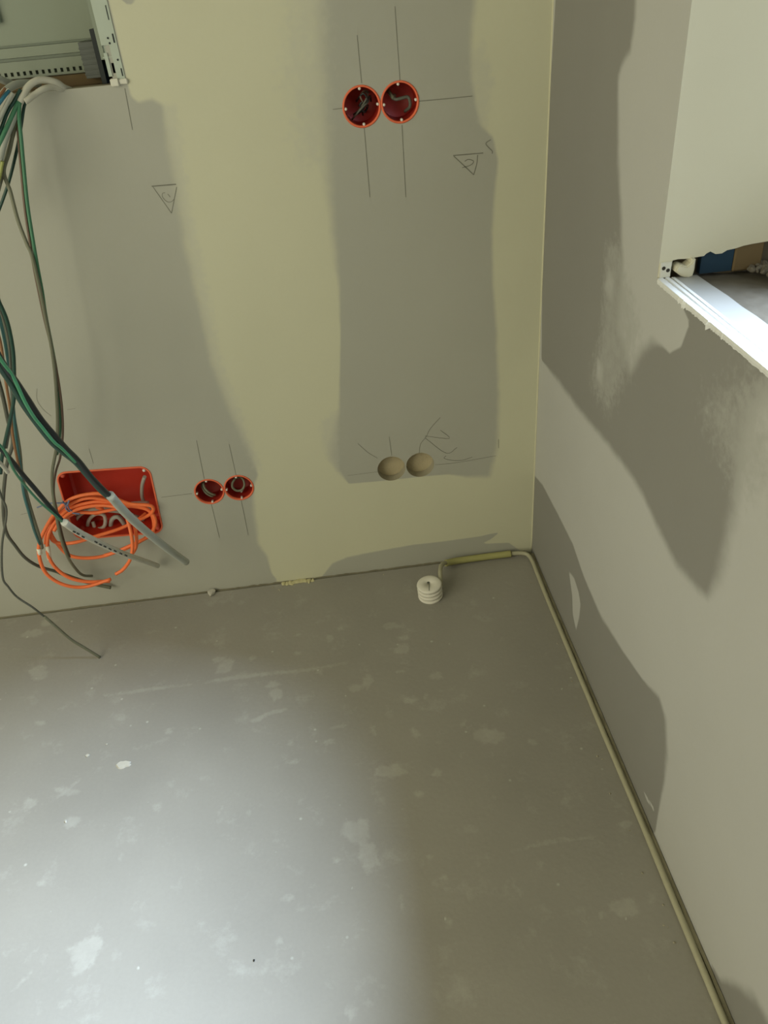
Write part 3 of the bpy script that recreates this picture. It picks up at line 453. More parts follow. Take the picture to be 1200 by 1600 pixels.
# ------------------------------------------------------------ orange cable coil
oc = empty('cable_coil', (JB[0], -0.03, JB[1])); tag(oc, 'orange cable wound in loose loops hanging out of the red junction box', 'cable')
bm = bmesh.new()
for pts in [[(-1.0614, -0.07, 0.1321), (-1.1249, -0.075, 0.1224), (-1.1677, -0.08, 0.1397), (-1.1964, -0.08, 0.1744), (-1.2004, -0.08, 0.218), (-1.1928, -0.07, 0.2585), (-1.1712, -0.05, 0.2908), (-1.1442, -0.03, 0.3167), (-1.1033, -0.02, 0.3419), (-1.0469, -0.02, 0.3481), (-1.0114, -0.02, 0.3321), (-0.9772, -0.02, 0.3088), (-0.9322, -0.02, 0.2966), (-0.9336, -0.015, 0.2748), (-0.9663, 0.0, 0.2503), (-0.9974, 0.02, 0.2371)], [(-1.0684, -0.06, 0.1189), (-1.1158, -0.065, 0.1288), (-1.1504, -0.07, 0.1487), (-1.1734, -0.07, 0.1783), (-1.1824, -0.07, 0.2169), (-1.1791, -0.06, 0.2488), (-1.1656, -0.05, 0.2806), (-1.1356, -0.03, 0.3062), (-1.1078, -0.015, 0.3156), (-1.057, -0.01, 0.3193), (-1.0138, -0.01, 0.3075), (-0.9672, -0.01, 0.295), (-0.9426, -0.01, 0.2783), (-0.9388, -0.01, 0.2437), (-0.9508, -0.02, 0.2143), (-1.0, -0.035, 0.2), (-1.0653, -0.04, 0.1827), (-1.1125, -0.045, 0.1862), (-1.1476, -0.045, 0.2016), (-1.1648, -0.04, 0.2334), (-1.1725, -0.035, 0.2651), (-1.1638, -0.03, 0.292), (-1.1332, -0.02, 0.3118), (-1.098, -0.01, 0.3272), (-1.0553, 0.0, 0.327), (-1.0255, 0.01, 0.3049)], [(-1.0087, -0.005, 0.2903), (-1.0655, -0.01, 0.2892), (-1.1074, -0.01, 0.2955), (-1.1379, -0.02, 0.2866), (-1.1711, -0.03, 0.2688), (-1.1728, -0.04, 0.2461), (-1.1541, -0.04, 0.2337), (-1.1198, -0.04, 0.2321), (-1.0769, -0.03, 0.2353), (-1.0207, -0.015, 0.2387), (-0.9776, 0.0, 0.2482), (-0.9583, 0.015, 0.2539)], [(-1.0455, -0.07, 0.1456), (-1.0257, -0.07, 0.1564), (-1.0021, -0.07, 0.1823), (-0.9883, -0.065, 0.2151), (-0.9851, -0.055, 0.2453), (-0.988, -0.04, 0.2725), (-0.993, -0.03, 0.2941), (-1.0127, -0.02, 0.3049), (-1.0567, -0.015, 0.3117), (-1.1042, -0.02, 0.3093), (-1.1373, -0.035, 0.2971), (-1.1576, -0.05, 0.2776)], [(-1.0048, -0.055, 0.1808), (-0.9865, -0.05, 0.2015), (-0.9782, -0.045, 0.2311), (-0.9797, -0.03, 0.2641), (-0.992, -0.02, 0.2926), (-1.0196, -0.01, 0.3138), (-1.0669, -0.01, 0.3317), (-1.1115, -0.01, 0.3219), (-1.1455, -0.02, 0.3007), (-1.1763, -0.04, 0.2731), (-1.1874, -0.05, 0.2445)], [(-1.0683, -0.04, 0.1831), (-1.0142, -0.035, 0.1924), (-0.9576, -0.02, 0.2114), (-0.9329, -0.015, 0.2464), (-0.9416, -0.01, 0.2763), (-0.9713, 0.0, 0.2851), (-1.0147, 0.01, 0.2885)], [(-1.0815, 0.03, 0.2601), (-1.0593, 0.01, 0.2763), (-1.0507, 0.0, 0.2894), (-1.0633, 0.0, 0.2987)]]: tube(bm, pts, 0.0042, n=8, seg=10)
rel(from_bm('cable_loops', bm, M_ORANGE), oc)
for pts in [[(-1.1949, -0.073, 0.2498), (-1.1973, -0.076, 0.2354)], [(-1.1798, -0.061, 0.2459), (-1.184, -0.069, 0.2125)]]: rel(tube_obj('tape_label', pts, 0.0056, M_TAPE, smooth=False), oc)
bm = bmesh.new()
for pts in [[(-1.178, -0.04, 0.3413), (-1.1511, -0.04, 0.3481), (-1.1296, -0.04, 0.3467), (-1.1128, -0.03, 0.3374)], [(-1.121, -0.03, 0.3441), (-1.1163, -0.03, 0.3307), (-1.1065, -0.03, 0.3437), (-1.1219, -0.025, 0.3209), (-1.1128, -0.025, 0.3067), (-1.0953, -0.025, 0.3004)], [(-1.1128, -0.03, 0.3374), (-1.1141, -0.028, 0.32), (-1.1077, -0.02, 0.3025)]]: tube(bm, pts, 0.0017, n=6, seg=8)
rel(from_bm('wire_tie', bm, M_BTIE), oc)
# ------------------------------------------------------------ hanging cables
MATS = dict(green=M_GREEN, bright=M_BRIGHTG, dkgreen=M_DKGREEN, black=M_BLACK, brown=M_BROWN, rust=M_RUST, teal=M_TEAL, blue=M_BLUE, yg=M_YG, olive=M_OLIVE, sheath=M_SHEATH, pale=M_SHEATHW, dkgrey=M_DKGREY, tape=M_TAPE)
PRINT = [[(-0.9801, -0.375, 0.4873), (-0.9756, -0.377, 0.4851)], [(-0.9787, -0.365, 0.4753), (-0.9742, -0.367, 0.473)], [(-0.9778, -0.35, 0.4565), (-0.9732, -0.352, 0.4542)], [(-0.9755, -0.305, 0.4102), (-0.9707, -0.307, 0.4077)], [(-0.9745, -0.29, 0.3923), (-0.9697, -0.292, 0.3898)], [(-0.9729, -0.275, 0.3758), (-0.968, -0.277, 0.3732)], [(-0.9721, -0.255, 0.3538), (-0.9672, -0.257, 0.3511)], [(-0.9706, -0.235, 0.3331), (-0.9656, -0.237, 0.3304)], [(-0.9679, -0.215, 0.3103), (-0.9629, -0.217, 0.3076)], [(-0.964, -0.2, 0.2928), (-0.9589, -0.202, 0.29)]]
for label, base, parts in [('pale upper cable loop leaving the cabinet, with green and brown wires hanging from it', (-0.8686, 0.03, 1.1601), [('sheath', 'pale', 0.0058, [(-0.8686, 0.03, 1.1601), (-0.8741, 0.005, 1.1684), (-0.8809, -0.01, 1.1786), (-0.8962, -0.02, 1.1849), (-0.91, -0.03, 1.1852), (-0.9228, -0.04, 1.1777), (-0.9313, -0.05, 1.167), (-0.9382, -0.055, 1.1584)]), ('green_wire', 'green', 0.0032, [(-0.9373, -0.055, 1.1613), (-0.9427, -0.07, 1.1362), (-0.9463, -0.08, 1.1081), (-0.9538, -0.09, 1.0645), (-0.9647, -0.1, 1.0039), (-0.9721, -0.11, 0.9426), (-0.98, -0.11, 0.89), (-0.9852, -0.11, 0.852), (-0.9925, -0.11, 0.8105), (-1.0001, -0.11, 0.7519), (-1.0084, -0.11, 0.6935), (-1.0191, -0.11, 0.6385), (-1.0308, -0.11, 0.5963), (-1.0454, -0.11, 0.5531), (-1.0644, -0.11, 0.5092)]), ('brown_wire', 'brown', 0.0024, [(-0.9435, -0.05, 1.1533), (-0.9513, -0.065, 1.1213), (-0.9594, -0.088, 1.0626), (-0.9708, -0.1, 0.999), (-0.9783, -0.11, 0.941), (-0.9856, -0.11, 0.8977), (-0.9909, -0.112, 0.8508), (-0.9954, -0.115, 0.8051), (-0.9994, -0.115, 0.7579), (-1.0028, -0.115, 0.7197), (-1.01, -0.115, 0.6682), (-1.0209, -0.115, 0.6123), (-1.0372, -0.115, 0.5548), (-1.0583, -0.115, 0.5034), (-1.0803, -0.11, 0.4666), (-1.099, -0.11, 0.4199), (-1.1109, -0.105, 0.3584), (-1.1257, -0.09, 0.2798), (-1.1334, -0.075, 0.2168)]), ('grey_wire', 'olive', 0.0034, [(-0.9522, -0.065, 1.1314), (-0.9736, -0.075, 1.0895), (-0.9912, -0.085, 1.0588), (-0.9898, -0.09, 1.0268), (-0.9895, -0.1, 0.98), (-0.9842, -0.11, 0.9405), (-0.9806, -0.115, 0.9197), (-0.9847, -0.118, 0.8619), (-0.9916, -0.118, 0.8071), (-0.9988, -0.118, 0.7498), (-1.01, -0.118, 0.6905), (-1.0253, -0.118, 0.6289), (-1.0386, -0.12, 0.5804), (-1.057, -0.12, 0.5296), (-1.0812, -0.12, 0.4778), (-1.0959, -0.12, 0.431), (-1.1113, -0.11, 0.3671), (-1.1258, -0.1, 0.291), (-1.1352, -0.08, 0.2172), (-1.1391, -0.05, 0.1546), (-1.1368, -0.03, 0.1237), (-1.1241, -0.015, 0.1073)])]), ('white sheathed cable, the lower of the two loops leaving the cabinet bottom', (-0.8734, 0.03, 1.1595), [('sheath', 'pale', 0.005, [(-0.8734, 0.03, 1.1595), (-0.8778, 0.0, 1.1673), (-0.8881, -0.015, 1.1729), (-0.8999, -0.03, 1.1726), (-0.9133, -0.04, 1.1671), (-0.9221, -0.05, 1.1622), (-0.9295, -0.055, 1.1586)]), ('green_wire', 'dkgreen', 0.0028, [(-0.9291, -0.052, 1.1592), (-0.9382, -0.045, 1.1473), (-0.9463, -0.05, 1.1287), (-0.953, -0.06, 1.1106), (-0.9695, -0.06, 1.0813), (-1.0012, -0.06, 1.0311), (-1.0398, -0.06, 0.9796)])]), ('thick twist of dark green and black wires ending in the widest grey sheath', (-0.8949, -0.62, 0.9773), [('black_wire', 'black', 0.005, [(-0.8949, -0.62, 0.9773), (-0.8959, -0.6, 0.9139), (-0.8966, -0.58, 0.8787), (-0.8975, -0.56, 0.8395), (-0.8979, -0.54, 0.7982), (-0.8933, -0.52, 0.7562), (-0.8921, -0.5, 0.7242), (-0.8884, -0.48, 0.6906), (-0.8845, -0.46, 0.647), (-0.8798, -0.44, 0.6091), (-0.8758, -0.42, 0.5767)]), ('dark_green_wire', 'dkgreen', 0.0048, [(-0.8993, -0.62, 0.9651), (-0.9003, -0.6, 0.9108), (-0.9029, -0.58, 0.8756), (-0.9053, -0.56, 0.8325), (-0.9052, -0.54, 0.7928), (-0.9027, -0.52, 0.7508), (-0.8992, -0.5, 0.7205), (-0.893, -0.48, 0.6889), (-0.8885, -0.46, 0.6476), (-0.8843, -0.44, 0.6085), (-0.8794, -0.42, 0.5759)]), ('bright_green_wire', 'bright', 0.0024, [(-0.8926, -0.63, 0.9751), (-0.8917, -0.61, 0.9224), (-0.8933, -0.59, 0.8905), (-0.8965, -0.575, 0.8469), (-0.8983, -0.56, 0.8151), (-0.898, -0.545, 0.7882), (-0.8951, -0.53, 0.7554), (-0.8939, -0.51, 0.7303), (-0.8911, -0.485, 0.6916)]), ('sheath', 'sheath', 0.0082, [(-0.8742, -0.43, 0.5885), (-0.8753, -0.38, 0.5187), (-0.8757, -0.31, 0.4317), (-0.8708, -0.24, 0.3418), (-0.8648, -0.17, 0.2538), (-0.8575, -0.13, 0.2007)])]), ('lower dark wires ending in a grey sheath that slants across the orange coil', (-1.0034, -0.5, 0.7811), [('black_wire', 'black', 0.0042, [(-1.0034, -0.5, 0.7811), (-0.9963, -0.48, 0.7246), (-0.9973, -0.46, 0.6914), (-0.9986, -0.44, 0.6545), (-0.9971, -0.42, 0.6131), (-0.9947, -0.4, 0.5671), (-0.9868, -0.38, 0.508)]), ('green_wire', 'green', 0.0022, [(-1.0013, -0.51, 0.7786), (-0.9901, -0.49, 0.7342), (-0.9959, -0.47, 0.6815), (-1.0006, -0.44, 0.6292), (-0.998, -0.42, 0.5866), (-0.99, -0.4, 0.5427), (-0.9866, -0.38, 0.5051)]), ('sheath', 'pale', 0.0066, [(-0.9835, -0.39, 0.519), (-0.9858, -0.34, 0.4611), (-0.9837, -0.29, 0.405), (-0.9805, -0.23, 0.3394), (-0.9741, -0.17, 0.2729), (-0.9701, -0.11, 0.2125), (-0.9638, -0.05, 0.1505), (-0.96, -0.015, 0.1138)])]), ('teal and olive wires hanging together down to the left rim of the orange coil', (-1.037, -0.2, 0.9293), [('teal_wire', 'teal', 0.003, [(-1.037, -0.2, 0.9293), (-1.0418, -0.2, 0.838), (-1.0533, -0.2, 0.7657), (-1.0679, -0.2, 0.7027), (-1.081, -0.2, 0.6502), (-1.0947, -0.2, 0.5955), (-1.1065, -0.2, 0.5382), (-1.1247, -0.19, 0.4728), (-1.1393, -0.17, 0.4129), (-1.1624, -0.13, 0.3366), (-1.1768, -0.1, 0.2805)]), ('olive_wire', 'olive', 0.0036, [(-1.0333, -0.19, 0.9478), (-1.0361, -0.19, 0.869), (-1.0431, -0.19, 0.81), (-1.0527, -0.19, 0.7484), (-1.0699, -0.19, 0.6981), (-1.0832, -0.19, 0.6591), (-1.0991, -0.19, 0.5758), (-1.1135, -0.19, 0.5179), (-1.1256, -0.18, 0.4584), (-1.1446, -0.15, 0.3795), (-1.1665, -0.11, 0.3047), (-1.184, -0.08, 0.2553)]), ('rust_wire', 'rust', 0.0026, [(-1.0471, -0.21, 0.8774), (-1.0507, -0.21, 0.8044), (-1.0662, -0.21, 0.7335), (-1.0791, -0.21, 0.6688), (-1.0926, -0.21, 0.6151), (-1.1022, -0.21, 0.5616), (-1.1104, -0.2, 0.5267)])]), ('dark green wire curving at the left edge above the lower black wires', (-1.0205, -0.25, 0.9325), [('wire', 'dkgreen', 0.0034, [(-1.0205, -0.25, 0.9325), (-1.0119, -0.25, 0.8821), (-1.0109, -0.25, 0.8477), (-1.018, -0.25, 0.8014), (-1.0298, -0.25, 0.76), (-1.0464, -0.25, 0.7113), (-1.0682, -0.25, 0.6681), (-1.0929, -0.25, 0.6236), (-1.1103, -0.25, 0.5909), (-1.1247, -0.25, 0.5568)]), ('grey_wire', 'dkgrey', 0.0022, [(-1.0232, -0.24, 0.9187), (-1.0196, -0.24, 0.8622), (-1.0236, -0.24, 0.8159), (-1.0394, -0.24, 0.7567), (-1.0626, -0.24, 0.6821), (-1.0804, -0.24, 0.644), (-1.0999, -0.24, 0.6048)])]), ('thin dark cable whose grey tip curves behind the orange loops', (-1.0908, -0.18, 0.7615), [('cable', 'dkgrey', 0.0038, [(-1.0908, -0.18, 0.7615), (-1.0948, -0.18, 0.6965), (-1.1082, -0.17, 0.6309), (-1.1243, -0.15, 0.5712), (-1.1537, -0.14, 0.5238), (-1.1764, -0.13, 0.4815), (-1.208, -0.12, 0.4106), (-1.2368, -0.1, 0.328), (-1.2357, -0.09, 0.2766), (-1.2299, -0.08, 0.2323), (-1.2177, -0.06, 0.1893), (-1.1881, -0.05, 0.1606)]), ('sheath', 'olive', 0.0046, [(-1.1904, -0.05, 0.1629), (-1.1609, -0.035, 0.1236), (-1.1273, -0.02, 0.0869), (-1.0918, -0.01, 0.0599)])]), ('longest thin dark cable at the left, its grey tip resting on the floor', (-1.144, -0.22, 0.5994), [('cable', 'dkgrey', 0.0024, [(-1.144, -0.22, 0.5994), (-1.1555, -0.22, 0.497), (-1.159, -0.22, 0.4504), (-1.1964, -0.22, 0.3691), (-1.2227, -0.22, 0.2898), (-1.2233, -0.215, 0.2568), (-1.2172, -0.21, 0.2218), (-1.1948, -0.21, 0.1877), (-1.1798, -0.205, 0.1497)]), ('sheath', 'olive', 0.0034, [(-1.1808, -0.206, 0.1547), (-1.1608, -0.205, 0.1086), (-1.1448, -0.203, 0.0712), (-1.1218, -0.2, 0.035), (-1.1001, -0.198, 0.0014)])]), ('pale grey cable arching over the cabinet edge at the far left of the bundle', (-0.9226, 0.03, 1.176), [('sheath', 'sheath', 0.0062, [(-0.9226, 0.03, 1.176), (-0.9301, 0.0, 1.1809), (-0.9426, -0.02, 1.1831), (-0.9535, -0.04, 1.1794), (-0.9636, -0.06, 1.171), (-0.9819, -0.08, 1.151)]), ('white_core', 'tape', 0.0022, [(-0.9505, -0.052, 1.1786), (-0.9546, -0.055, 1.1764), (-0.9601, -0.06, 1.1688)])]), ("grey cable dipping out of the cabinet at the photograph's left edge", (-0.9675, 0.04, 1.1779), [('sheath', 'sheath', 0.006, [(-0.9675, 0.04, 1.1779), (-0.9718, 0.01, 1.1865), (-0.9823, -0.01, 1.1963), (-0.9987, -0.02, 1.2026)])]), ('blue wire in the bundle under the cabinet at the left edge', (-0.9502, -0.055, 1.177), [('wire', 'blue', 0.0028, [(-0.9502, -0.055, 1.177), (-0.957, -0.07, 1.1697), (-0.9656, -0.08, 1.1611), (-0.9802, -0.09, 1.1473)]), ('rust_wire', 'rust', 0.0022, [(-0.9535, -0.06, 1.1817), (-0.9591, -0.07, 1.1756), (-0.9701, -0.08, 1.1663)])]), ('dark green wires fanning down to the left from the cable loops', (-0.9323, -0.05, 1.1768), [('wire', 'dkgreen', 0.003, [(-0.9323, -0.05, 1.1768), (-0.9455, -0.06, 1.1616), (-0.9583, -0.07, 1.1475), (-0.972, -0.08, 1.1275), (-0.9948, -0.09, 1.0941)]), ('green_wire', 'green', 0.004, [(-0.9386, -0.055, 1.1604), (-0.9474, -0.065, 1.1488), (-0.9585, -0.075, 1.1334), (-0.973, -0.085, 1.1144), (-0.9983, -0.095, 1.0801)]), ('grey_wire', 'sheath', 0.0036, [(-0.9437, -0.06, 1.1731), (-0.9534, -0.07, 1.1617), (-0.9636, -0.08, 1.1484), (-0.9807, -0.09, 1.1278)])]), ('olive and grey wires sloping from the cable loops to the left edge', (-0.9458, -0.06, 1.148), [('wire', 'sheath', 0.0058, [(-0.9458, -0.06, 1.148), (-0.9559, -0.07, 1.1325), (-0.9694, -0.08, 1.1133), (-0.984, -0.09, 1.088), (-1.0087, -0.1, 1.0405)]), ('olive_wire', 'olive', 0.0034, [(-0.9489, -0.055, 1.1396), (-0.9609, -0.06, 1.1164), (-0.9801, -0.07, 1.0841), (-0.9965, -0.08, 1.0541), (-1.0175, -0.09, 1.0177)]), ('yellow_green_wire', 'yg', 0.003, [(-0.9826, -0.1, 1.0774), (-0.9913, -0.1, 1.0618), (-1.0045, -0.1, 1.04)])]), ('short pale curved wire piece by the left edge below the thick wires', (-1.1041, -0.3, 0.6238), [('wire', 'pale', 0.004, [(-1.1041, -0.3, 0.6238), (-1.1002, -0.29, 0.6035), (-1.0998, -0.28, 0.5862), (-1.1014, -0.27, 0.5688)])])]:
    e = empty('hanging_cable', base); tag(e, label, 'cable', 'cables hanging from the cabinet on the left')
    for pts in (PRINT if 'slants across' in label else []): rel(tube_obj('print_mark', pts, 0.0016, M_BLACK, smooth=False, seg=6), e)
    for pn, mk, r, pts in parts: rel(tube_obj(pn, pts, r, MATS[mk]), e)
# ------------------------------------------------------------ distribution cabinet
cab = empty('distribution_cabinet', (-1.044, 0.0, 1.166)); tag(cab, 'grey-green metal distribution cabinet set in the wall, open with ribbed back panel', 'electrical cabinet')
def cpart(name, bm, m, **k):
    if name in ('side_post', 'post_slot', 'screw_hole', 'black_insert', 'latch_plate', 'corner_foot'): bmesh.ops.translate(bm, verts=bm.verts, vec=(0.008, 0, 0))
    return rel(from_bm(name, bm, m, None, **k), cab)
bm = bmesh.new(); box(bm, (-1.30, 0.088, 1.198), (-0.80, 0.092, 1.90)); bpn = cpart('back_panel', bm, M_STEEL)
bm = bmesh.new(); box(bm, (-1.30, 0.080, 1.2155), (-0.835, 0.0885, 1.231)); cpart('mounting_rail', bm, M_STEEL)
bm = bmesh.new(); box(bm, (-1.30, 0.0785, 1.2105), (-0.835, 0.0882, 1.2150)); box(bm, (-1.30, 0.0835, 1.2315), (-0.815, 0.0882, 1.2345)); cpart('rail_groove', bm, M_STEELD)
bm = bmesh.new(); zz = (1.186, 1.1935, 1.2100); x = -1.30           # comb strip with open slots
box(bm, (-1.30, 0.080, zz[1]), (-0.835, 0.0855, zz[2]))
while x < -0.845: box(bm, (x, 0.080, zz[0] + 0.001), (x + 0.0062, 0.0855, zz[1])); x += 0.0112
box(bm, (-1.30, 0.080, zz[0] - 0.003), (-0.835, 0.0855, zz[0] + 0.001)); cpart('slotted_strip', bm, M_STEEL)
bm = bmesh.new(); box(bm, (-1.30, 0.0865, 1.184), (-0.835, 0.0872, 1.20)); cpart('slot_shadow_gap', bm, M_STEELD)  # dark sheet painting the shade seen through the open slots
bm = bmesh.new(); box(bm, (-1.302, 0.0250, 1.120), (-0.80, 0.0865, 1.1655)); box(bm, (-1.302, 0.060, 1.160), (-0.80, 0.098, 1.182)); cpart('brown_filler_board', bm, M_WOOD)
bm = bmesh.new(); box(bm, (-0.798, 0.002, 1.205), (-0.7910, 0.092, 1.90)); cpart('side_panel', bm, M_STEEL)
bm = bmesh.new(); box(bm, (-0.7995, 0.004, 1.205), (-0.786, 0.03, 1.90)); box(bm, (-0.786, -0.0015, 1.168), (-0.7725, 0.001, 1.90)); box(bm, (-0.7995, -0.0012, 1.226), (-0.786, 0.006, 1.90)); cpart('side_post', bm, M_POST)
bm = bmesh.new()
bm.free()
for (x0, z0, x1, z1) in ((-0.7775, 1.262, -0.7760, 1.283), (-0.7775, 1.2285, -0.7750, 1.2420), (-0.7765, 1.178, -0.7745, 1.190)):
    bm = bmesh.new(); box(bm, (x0, -0.0020, z0), (x1, -0.0014, z1)); cpart('post_slot', bm, M_BKPL)
for (cx, cz) in ((-0.7855, 1.2362), (-0.7845, 1.2285), (-0.7775, 1.2030), (-0.7760, 1.1725)):
    bm = bmesh.new(); v = [bm.verts.new((u, -0.0021, w)) for u, w in circle(cx, cz, 0.0017, 12)]; bm.faces.new(v); cpart('screw_hole', bm, M_BKPL)
bm = bmesh.new(); box(bm, (-0.7925, 0.0, 1.1815), (-0.7795, 0.03, 1.2010)); bmesh.ops.bevel(bm, geom=bm.edges[:], offset=0.002, segments=2, affect='EDGES'); cpart('black_insert', bm, M_BKPL)
bm = bmesh.new(); box(bm, (-0.7990, -0.002, 1.1790), (-0.7930, 0.02, 1.2150)); box(bm, (-0.8020, -0.001, 1.2075), (-0.7850, 0.02, 1.2090)); cpart('latch_plate', bm, M_POST)
bm = bmesh.new(); box(bm, (-0.7985, -0.008, 1.1640), (-0.7840, 0.01, 1.1755)); box(bm, (-0.7840, -0.005, 1.1660), (-0.7690, 0.004, 1.1740)); bmesh.ops.bevel(bm, geom=bm.edges[:], offset=0.0012, segments=2, affect='EDGES'); cpart('corner_foot', bm, M_WHPL)
bm = bmesh.new(); box(bm, (-0.838, 0.035, 1.176), (-0.812, 0.088, 1.232))
for k in range(6): box(bm, (-0.839, 0.0345, 1.181 + 0.008 * k), (-0.811, 0.036, 1.184 + 0.008 * k))
bmesh.ops.bevel(bm, geom=bm.edges[:], offset=0.0006, segments=1, affect='EDGES'); cpart('ribbed_bracket', bm, mat('dark_grey_plastic', (0.10, 0.11, 0.10), 0.6))
bm = bmesh.new(); box(bm, (-0.812, 0.03, 1.166), (-0.8035, 0.07, 1.250)); cpart('cable_guide', bm, M_BKPL)
bm = bmesh.new(); lathe(bm, [(0, 0.012), (0.007, 0.010), (0.008, 0.0), (0.0, 0.0)], 14)
bmesh.ops.rotate(bm, verts=bm.verts, cent=(0, 0, 0), matrix=Matrix.Rotation(math.pi / 2, 3, 'X')); bmesh.ops.translate(bm, verts=bm.verts, vec=(-0.982, 0.088, 1.281)); box(bm, (-1.0, 0.078, 1.27), (-0.972, 0.088, 1.33)); cpart('wall_bracket', bm, M_POST)
# ------------------------------------------------------------ ribbed plug and the pale cable along the joint
pl = empty('ribbed_plug', (-0.291, -0.129, 0.0), (math.radians(3), math.radians(-4), 0.2)); tag(pl, 'small white ribbed round plug standing on the floor near the corner', 'plug')
bm = bmesh.new(); prof = [(0, 0.0)]
for k in range(4):
    z = 0.0005 + 0.0118 * k; prof += [(0.0285, z), (0.0306, z + 0.0012), (0.0310, z + 0.0038), (0.0300, z + 0.0064), (0.0270, z + 0.0072), (0.0190, z + 0.0074), (0.0190, z + 0.0114)]
prof = prof[:-2] + [(0.024, 0.0440), (0.0045, 0.0440), (0.0040, 0.0405), (0, 0.0405)]
lathe(bm, prof, 40); from_bm('plug_body', bm, M_PLUG, pl)
bm = bmesh.new(); v = [bm.verts.new((u, w, 0.0443)) for u, w in circle(0.003, 0.002, 0.0035, 16)]; bm.faces.new(v)
box(bm, (-0.0250, -0.0014, 0.0438), (0.002, 0.0002, 0.0444)); o = from_bm('plug_slit', bm, M_DKGREY, pl); o.rotation_euler = (0, 0, 1.2)
pc = empty('floor_cable', (-0.25, -0.02, 0.0)); tag(pc, 'pale olive cable rising from the ribbed plug and running along the floor joint', 'cable')
rel(tube_obj('cable', [(-0.264, -0.122, 0.018), (-0.262, -0.112, 0.034), (-0.258, -0.085, 0.040), (-0.247, -0.048, 0.030), (-0.225, -0.024, 0.016), (-0.18, -0.0165, 0.010), (-0.10, -0.015, 0.0095), (-0.045, -0.017, 0.011), (-0.020, -0.028, 0.0115), (-0.0125, -0.055, 0.009),
    (-0.0125, -0.10, 0.0075), (-0.0135, -0.2, 0.0065), (-0.0135, -0.4, 0.006), (-0.0135, -0.6, 0.006), (-0.0125, -0.80, 0.006), (-0.0135, -0.95, 0.006), (-0.0135, -1.2, 0.006), (-0.0130, -1.7, 0.006), (-0.0135, -2.6, 0.006)], 0.0056, M_PALE, n=10), pc)
rel(tube_obj('sleeve', [(-0.236, -0.030, 0.018), (-0.205, -0.0195, 0.0125), (-0.15, -0.0155, 0.0105), (-0.085, -0.0155, 0.0105), (-0.060, -0.0162, 0.0108)], 0.0088, M_SLEEVE, n=8), pc)
# ------------------------------------------------------------ sill clutter
bm = bmesh.new(); box(bm, (0.062, Y0 + 0.004, 0.916), (0.108, Y0 + 0.014, 0.958)); tag(from_bm('membrane_strip', bm, M_BMEM), 'dark blue membrane strip under the ragged edge of the window reveal', 'membrane')
bm = bmesh.new(); box(bm, (0.109, Y0 + 0.002, 0.914), (0.150, Y0 + 0.017, 0.962)); bmesh.ops.bevel(bm, geom=bm.edges[:], offset=0.002, segments=1, affect='EDGES'); tag(from_bm('timber_block', bm, M_WOOD), 'brown timber block beside the blue strip under the reveal', 'block')
bead = empty('corner_bead', (0.008, Y0, Z0)); tag(bead, 'white perforated corner bead end at the corner of the window sill', 'corner bead')
bm = bmesh.new(); box(bm, (0.001, Y0 - 0.0035, 0.9185), (0.0170, Y0 + 0.002, 0.9400)); bmesh.ops.bevel(bm, geom=bm.edges[:], offset=0.001, segments=2, affect='EDGES'); rel(from_bm('bead_body', bm, M_WHPL), bead)
for cx, cz in ((0.0058, 0.9325), (0.0122, 0.9290)):
    bm = bmesh.new(); v = [bm.verts.new((u, Y0 - 0.0039, w)) for u, w in circle(cx, cz, 0.0027, 16)]; bm.faces.new(v); rel(from_bm('bead_hole', bm, M_VOID), bead)
cl = empty('plaster_curl', (0.035, Y0, Z0)); tag(cl, 'cream curled lump of plaster in the gap under the window reveal', 'plaster')
bm = bmesh.new(); out = [(0.0227, 0.9337), (0.0278, 0.9358), (0.0373, 0.933), (0.0431, 0.9368), (0.0441, 0.942), (0.0487, 0.9415), (0.0491, 0.9272), (0.0477, 0.9184), (0.0417, 0.9154), (0.03, 0.9204), (0.0218, 0.9267)]
a = [bm.verts.new((x, Y0 - 0.008, z)) for x, z in out]; b = [bm.verts.new((x, Y0 + 0.012, z)) for x, z in out]
bm.faces.new(a); bm.faces.new(b[::-1])
for k in range(len(out)): bm.faces.new((a[k], b[k], b[(k + 1) % len(out)], a[(k + 1) % len(out)]))
bmesh.ops.recalc_face_normals(bm, faces=bm.faces); bmesh.ops.bevel(bm, geom=[e for e in bm.edges if abs(e.verts[0].co.y - e.verts[1].co.y) < 1e-6], offset=0.0018, segments=2, affect='EDGES')
rel(from_bm('lump', bm, M_JAMB), cl)
def crumb(bm, c, r, sq=0.6):
    v0 = len(bm.verts); res = bmesh.ops.create_icosphere(bm, subdivisions=2, radius=r)
    ph = [random.uniform(0, 6) for _ in range(3)]; s = [random.uniform(.7, 1.3), random.uniform(.7, 1.3), sq]
    for v in res['verts']:
        k = 1 + 0.22 * math.sin(3 * v.co.x / r + ph[0]) * math.cos(2.5 * v.co.y / r + ph[1]) + random.uniform(-.08, .08)
        v.co = Vector((v.co.x * s[0] * k + c[0], v.co.y * s[1] * k + c[1], v.co.z * s[2] * k + c[2]))
bm = bmesh.new()
for _ in range(130):
    x = random.uniform(0.13, 0.29); y = Y0 - abs(random.gauss(0, 0.03)) + 0.01; crumb(bm, (x, y, 0.916 + 0.003 + max(0, x - 0.13) * 0.06), random.uniform(0.002, 0.007), 0.8)
tag(from_bm('mortar_rubble', bm, M_MORTAR), 'loose grey mortar rubble heaped at the back of the window sill', 'rubble', kind='stuff')
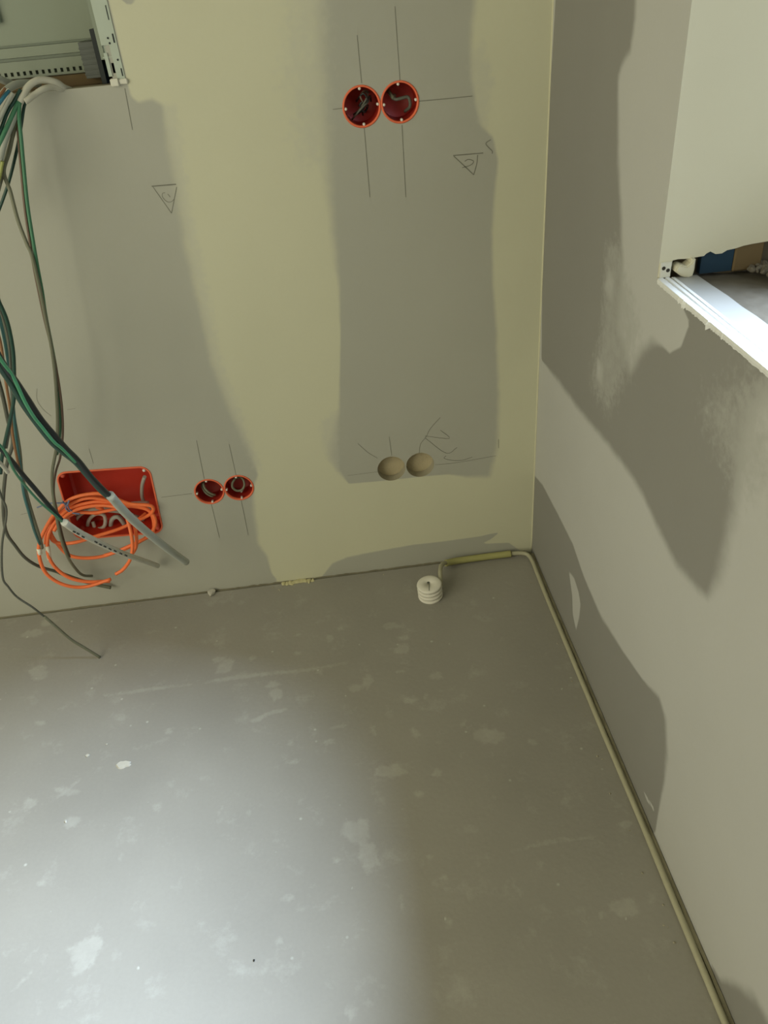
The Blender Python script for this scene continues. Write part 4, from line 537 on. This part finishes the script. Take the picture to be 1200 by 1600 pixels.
# ------------------------------------------------------------ crumbs on the floor
def crumb_obj(label, x, y, r, m=M_CHIP, sq=0.5, name='plaster_crumb', cat='crumb'):
    bm = bmesh.new(); crumb(bm, (0, 0, 0), r, sq); o = from_bm(name, bm, m); o.location = (x, y, r * sq * 0.75); tag(o, label, cat); return o
crumb_obj('white plaster crumb lodged in the joint at the foot of the back wall', -0.847, -0.012, 0.0085, sq=0.8)
x, y = (-0.9904, -0.5253)
bm = bmesh.new(); out = blob(0, 0, 0.0155, 0.0095, 0.1, 16, 0.14)
a = [bm.verts.new((u, v, 0.0)) for u, v in out]; b = [bm.verts.new((u * .85, v * .85, 0.0028 + random.uniform(-.0004, .0004))) for u, v in out]
bm.faces.new(b)
for k in range(16): bm.faces.new((a[k], a[(k + 1) % 16], b[(k + 1) % 16], b[k]))
o = from_bm('plaster_chip', bm, M_CHIP); o.location = (x, y, 0.0002); tag(o, 'flat pale plaster chip lying alone on the left part of the floor', 'chip')
crumb_obj('small crumb behind and left of the flat plaster chip', *(-1.0707, -0.4895), 0.0038)
crumb_obj('tiny crumb just above the flat plaster chip on the floor', *(-1.0352, -0.4656), 0.0024)
crumb_obj('small white crumb at the left, in front of the pale smear', *(-1.0814, -0.643), 0.0030)
crumb_obj('tiny dark speck on the bright floor near the front', *(-0.7089, -0.9557), 0.0022, M_BLACK, name='dark_speck', cat='speck')
bm = bmesh.new(); gl = []
for k in range(9): crumb(bm, (-0.66 + 0.0095 * k, -0.009 - 0.002 * math.sin(k), 0.001), 0.0085 - 0.0004 * abs(k - 4), 0.38)
tag(from_bm('foam_smear', bm, M_GLUE), 'yellowish dried foam smear in the joint below the cream filler band', 'foam')
bm = bmesh.new()
for _ in range(46):
    if random.random() < .55: x, y = random.uniform(-1.35, -0.35), -0.012 - abs(random.gauss(0, 0.012))
    else: x, y = -0.028 - abs(random.gauss(0, 0.010)), random.uniform(-1.3, -0.1)
    crumb(bm, (x, y, 0.0005), random.uniform(0.0006, 0.0022), 0.6)
tag(from_bm('joint_debris', bm, mat('dusty_debris', (0.36, 0.33, 0.25), 0.9, 0.35, 60)), 'tiny loose debris scattered along the joint between floor and walls', 'debris', kind='stuff')
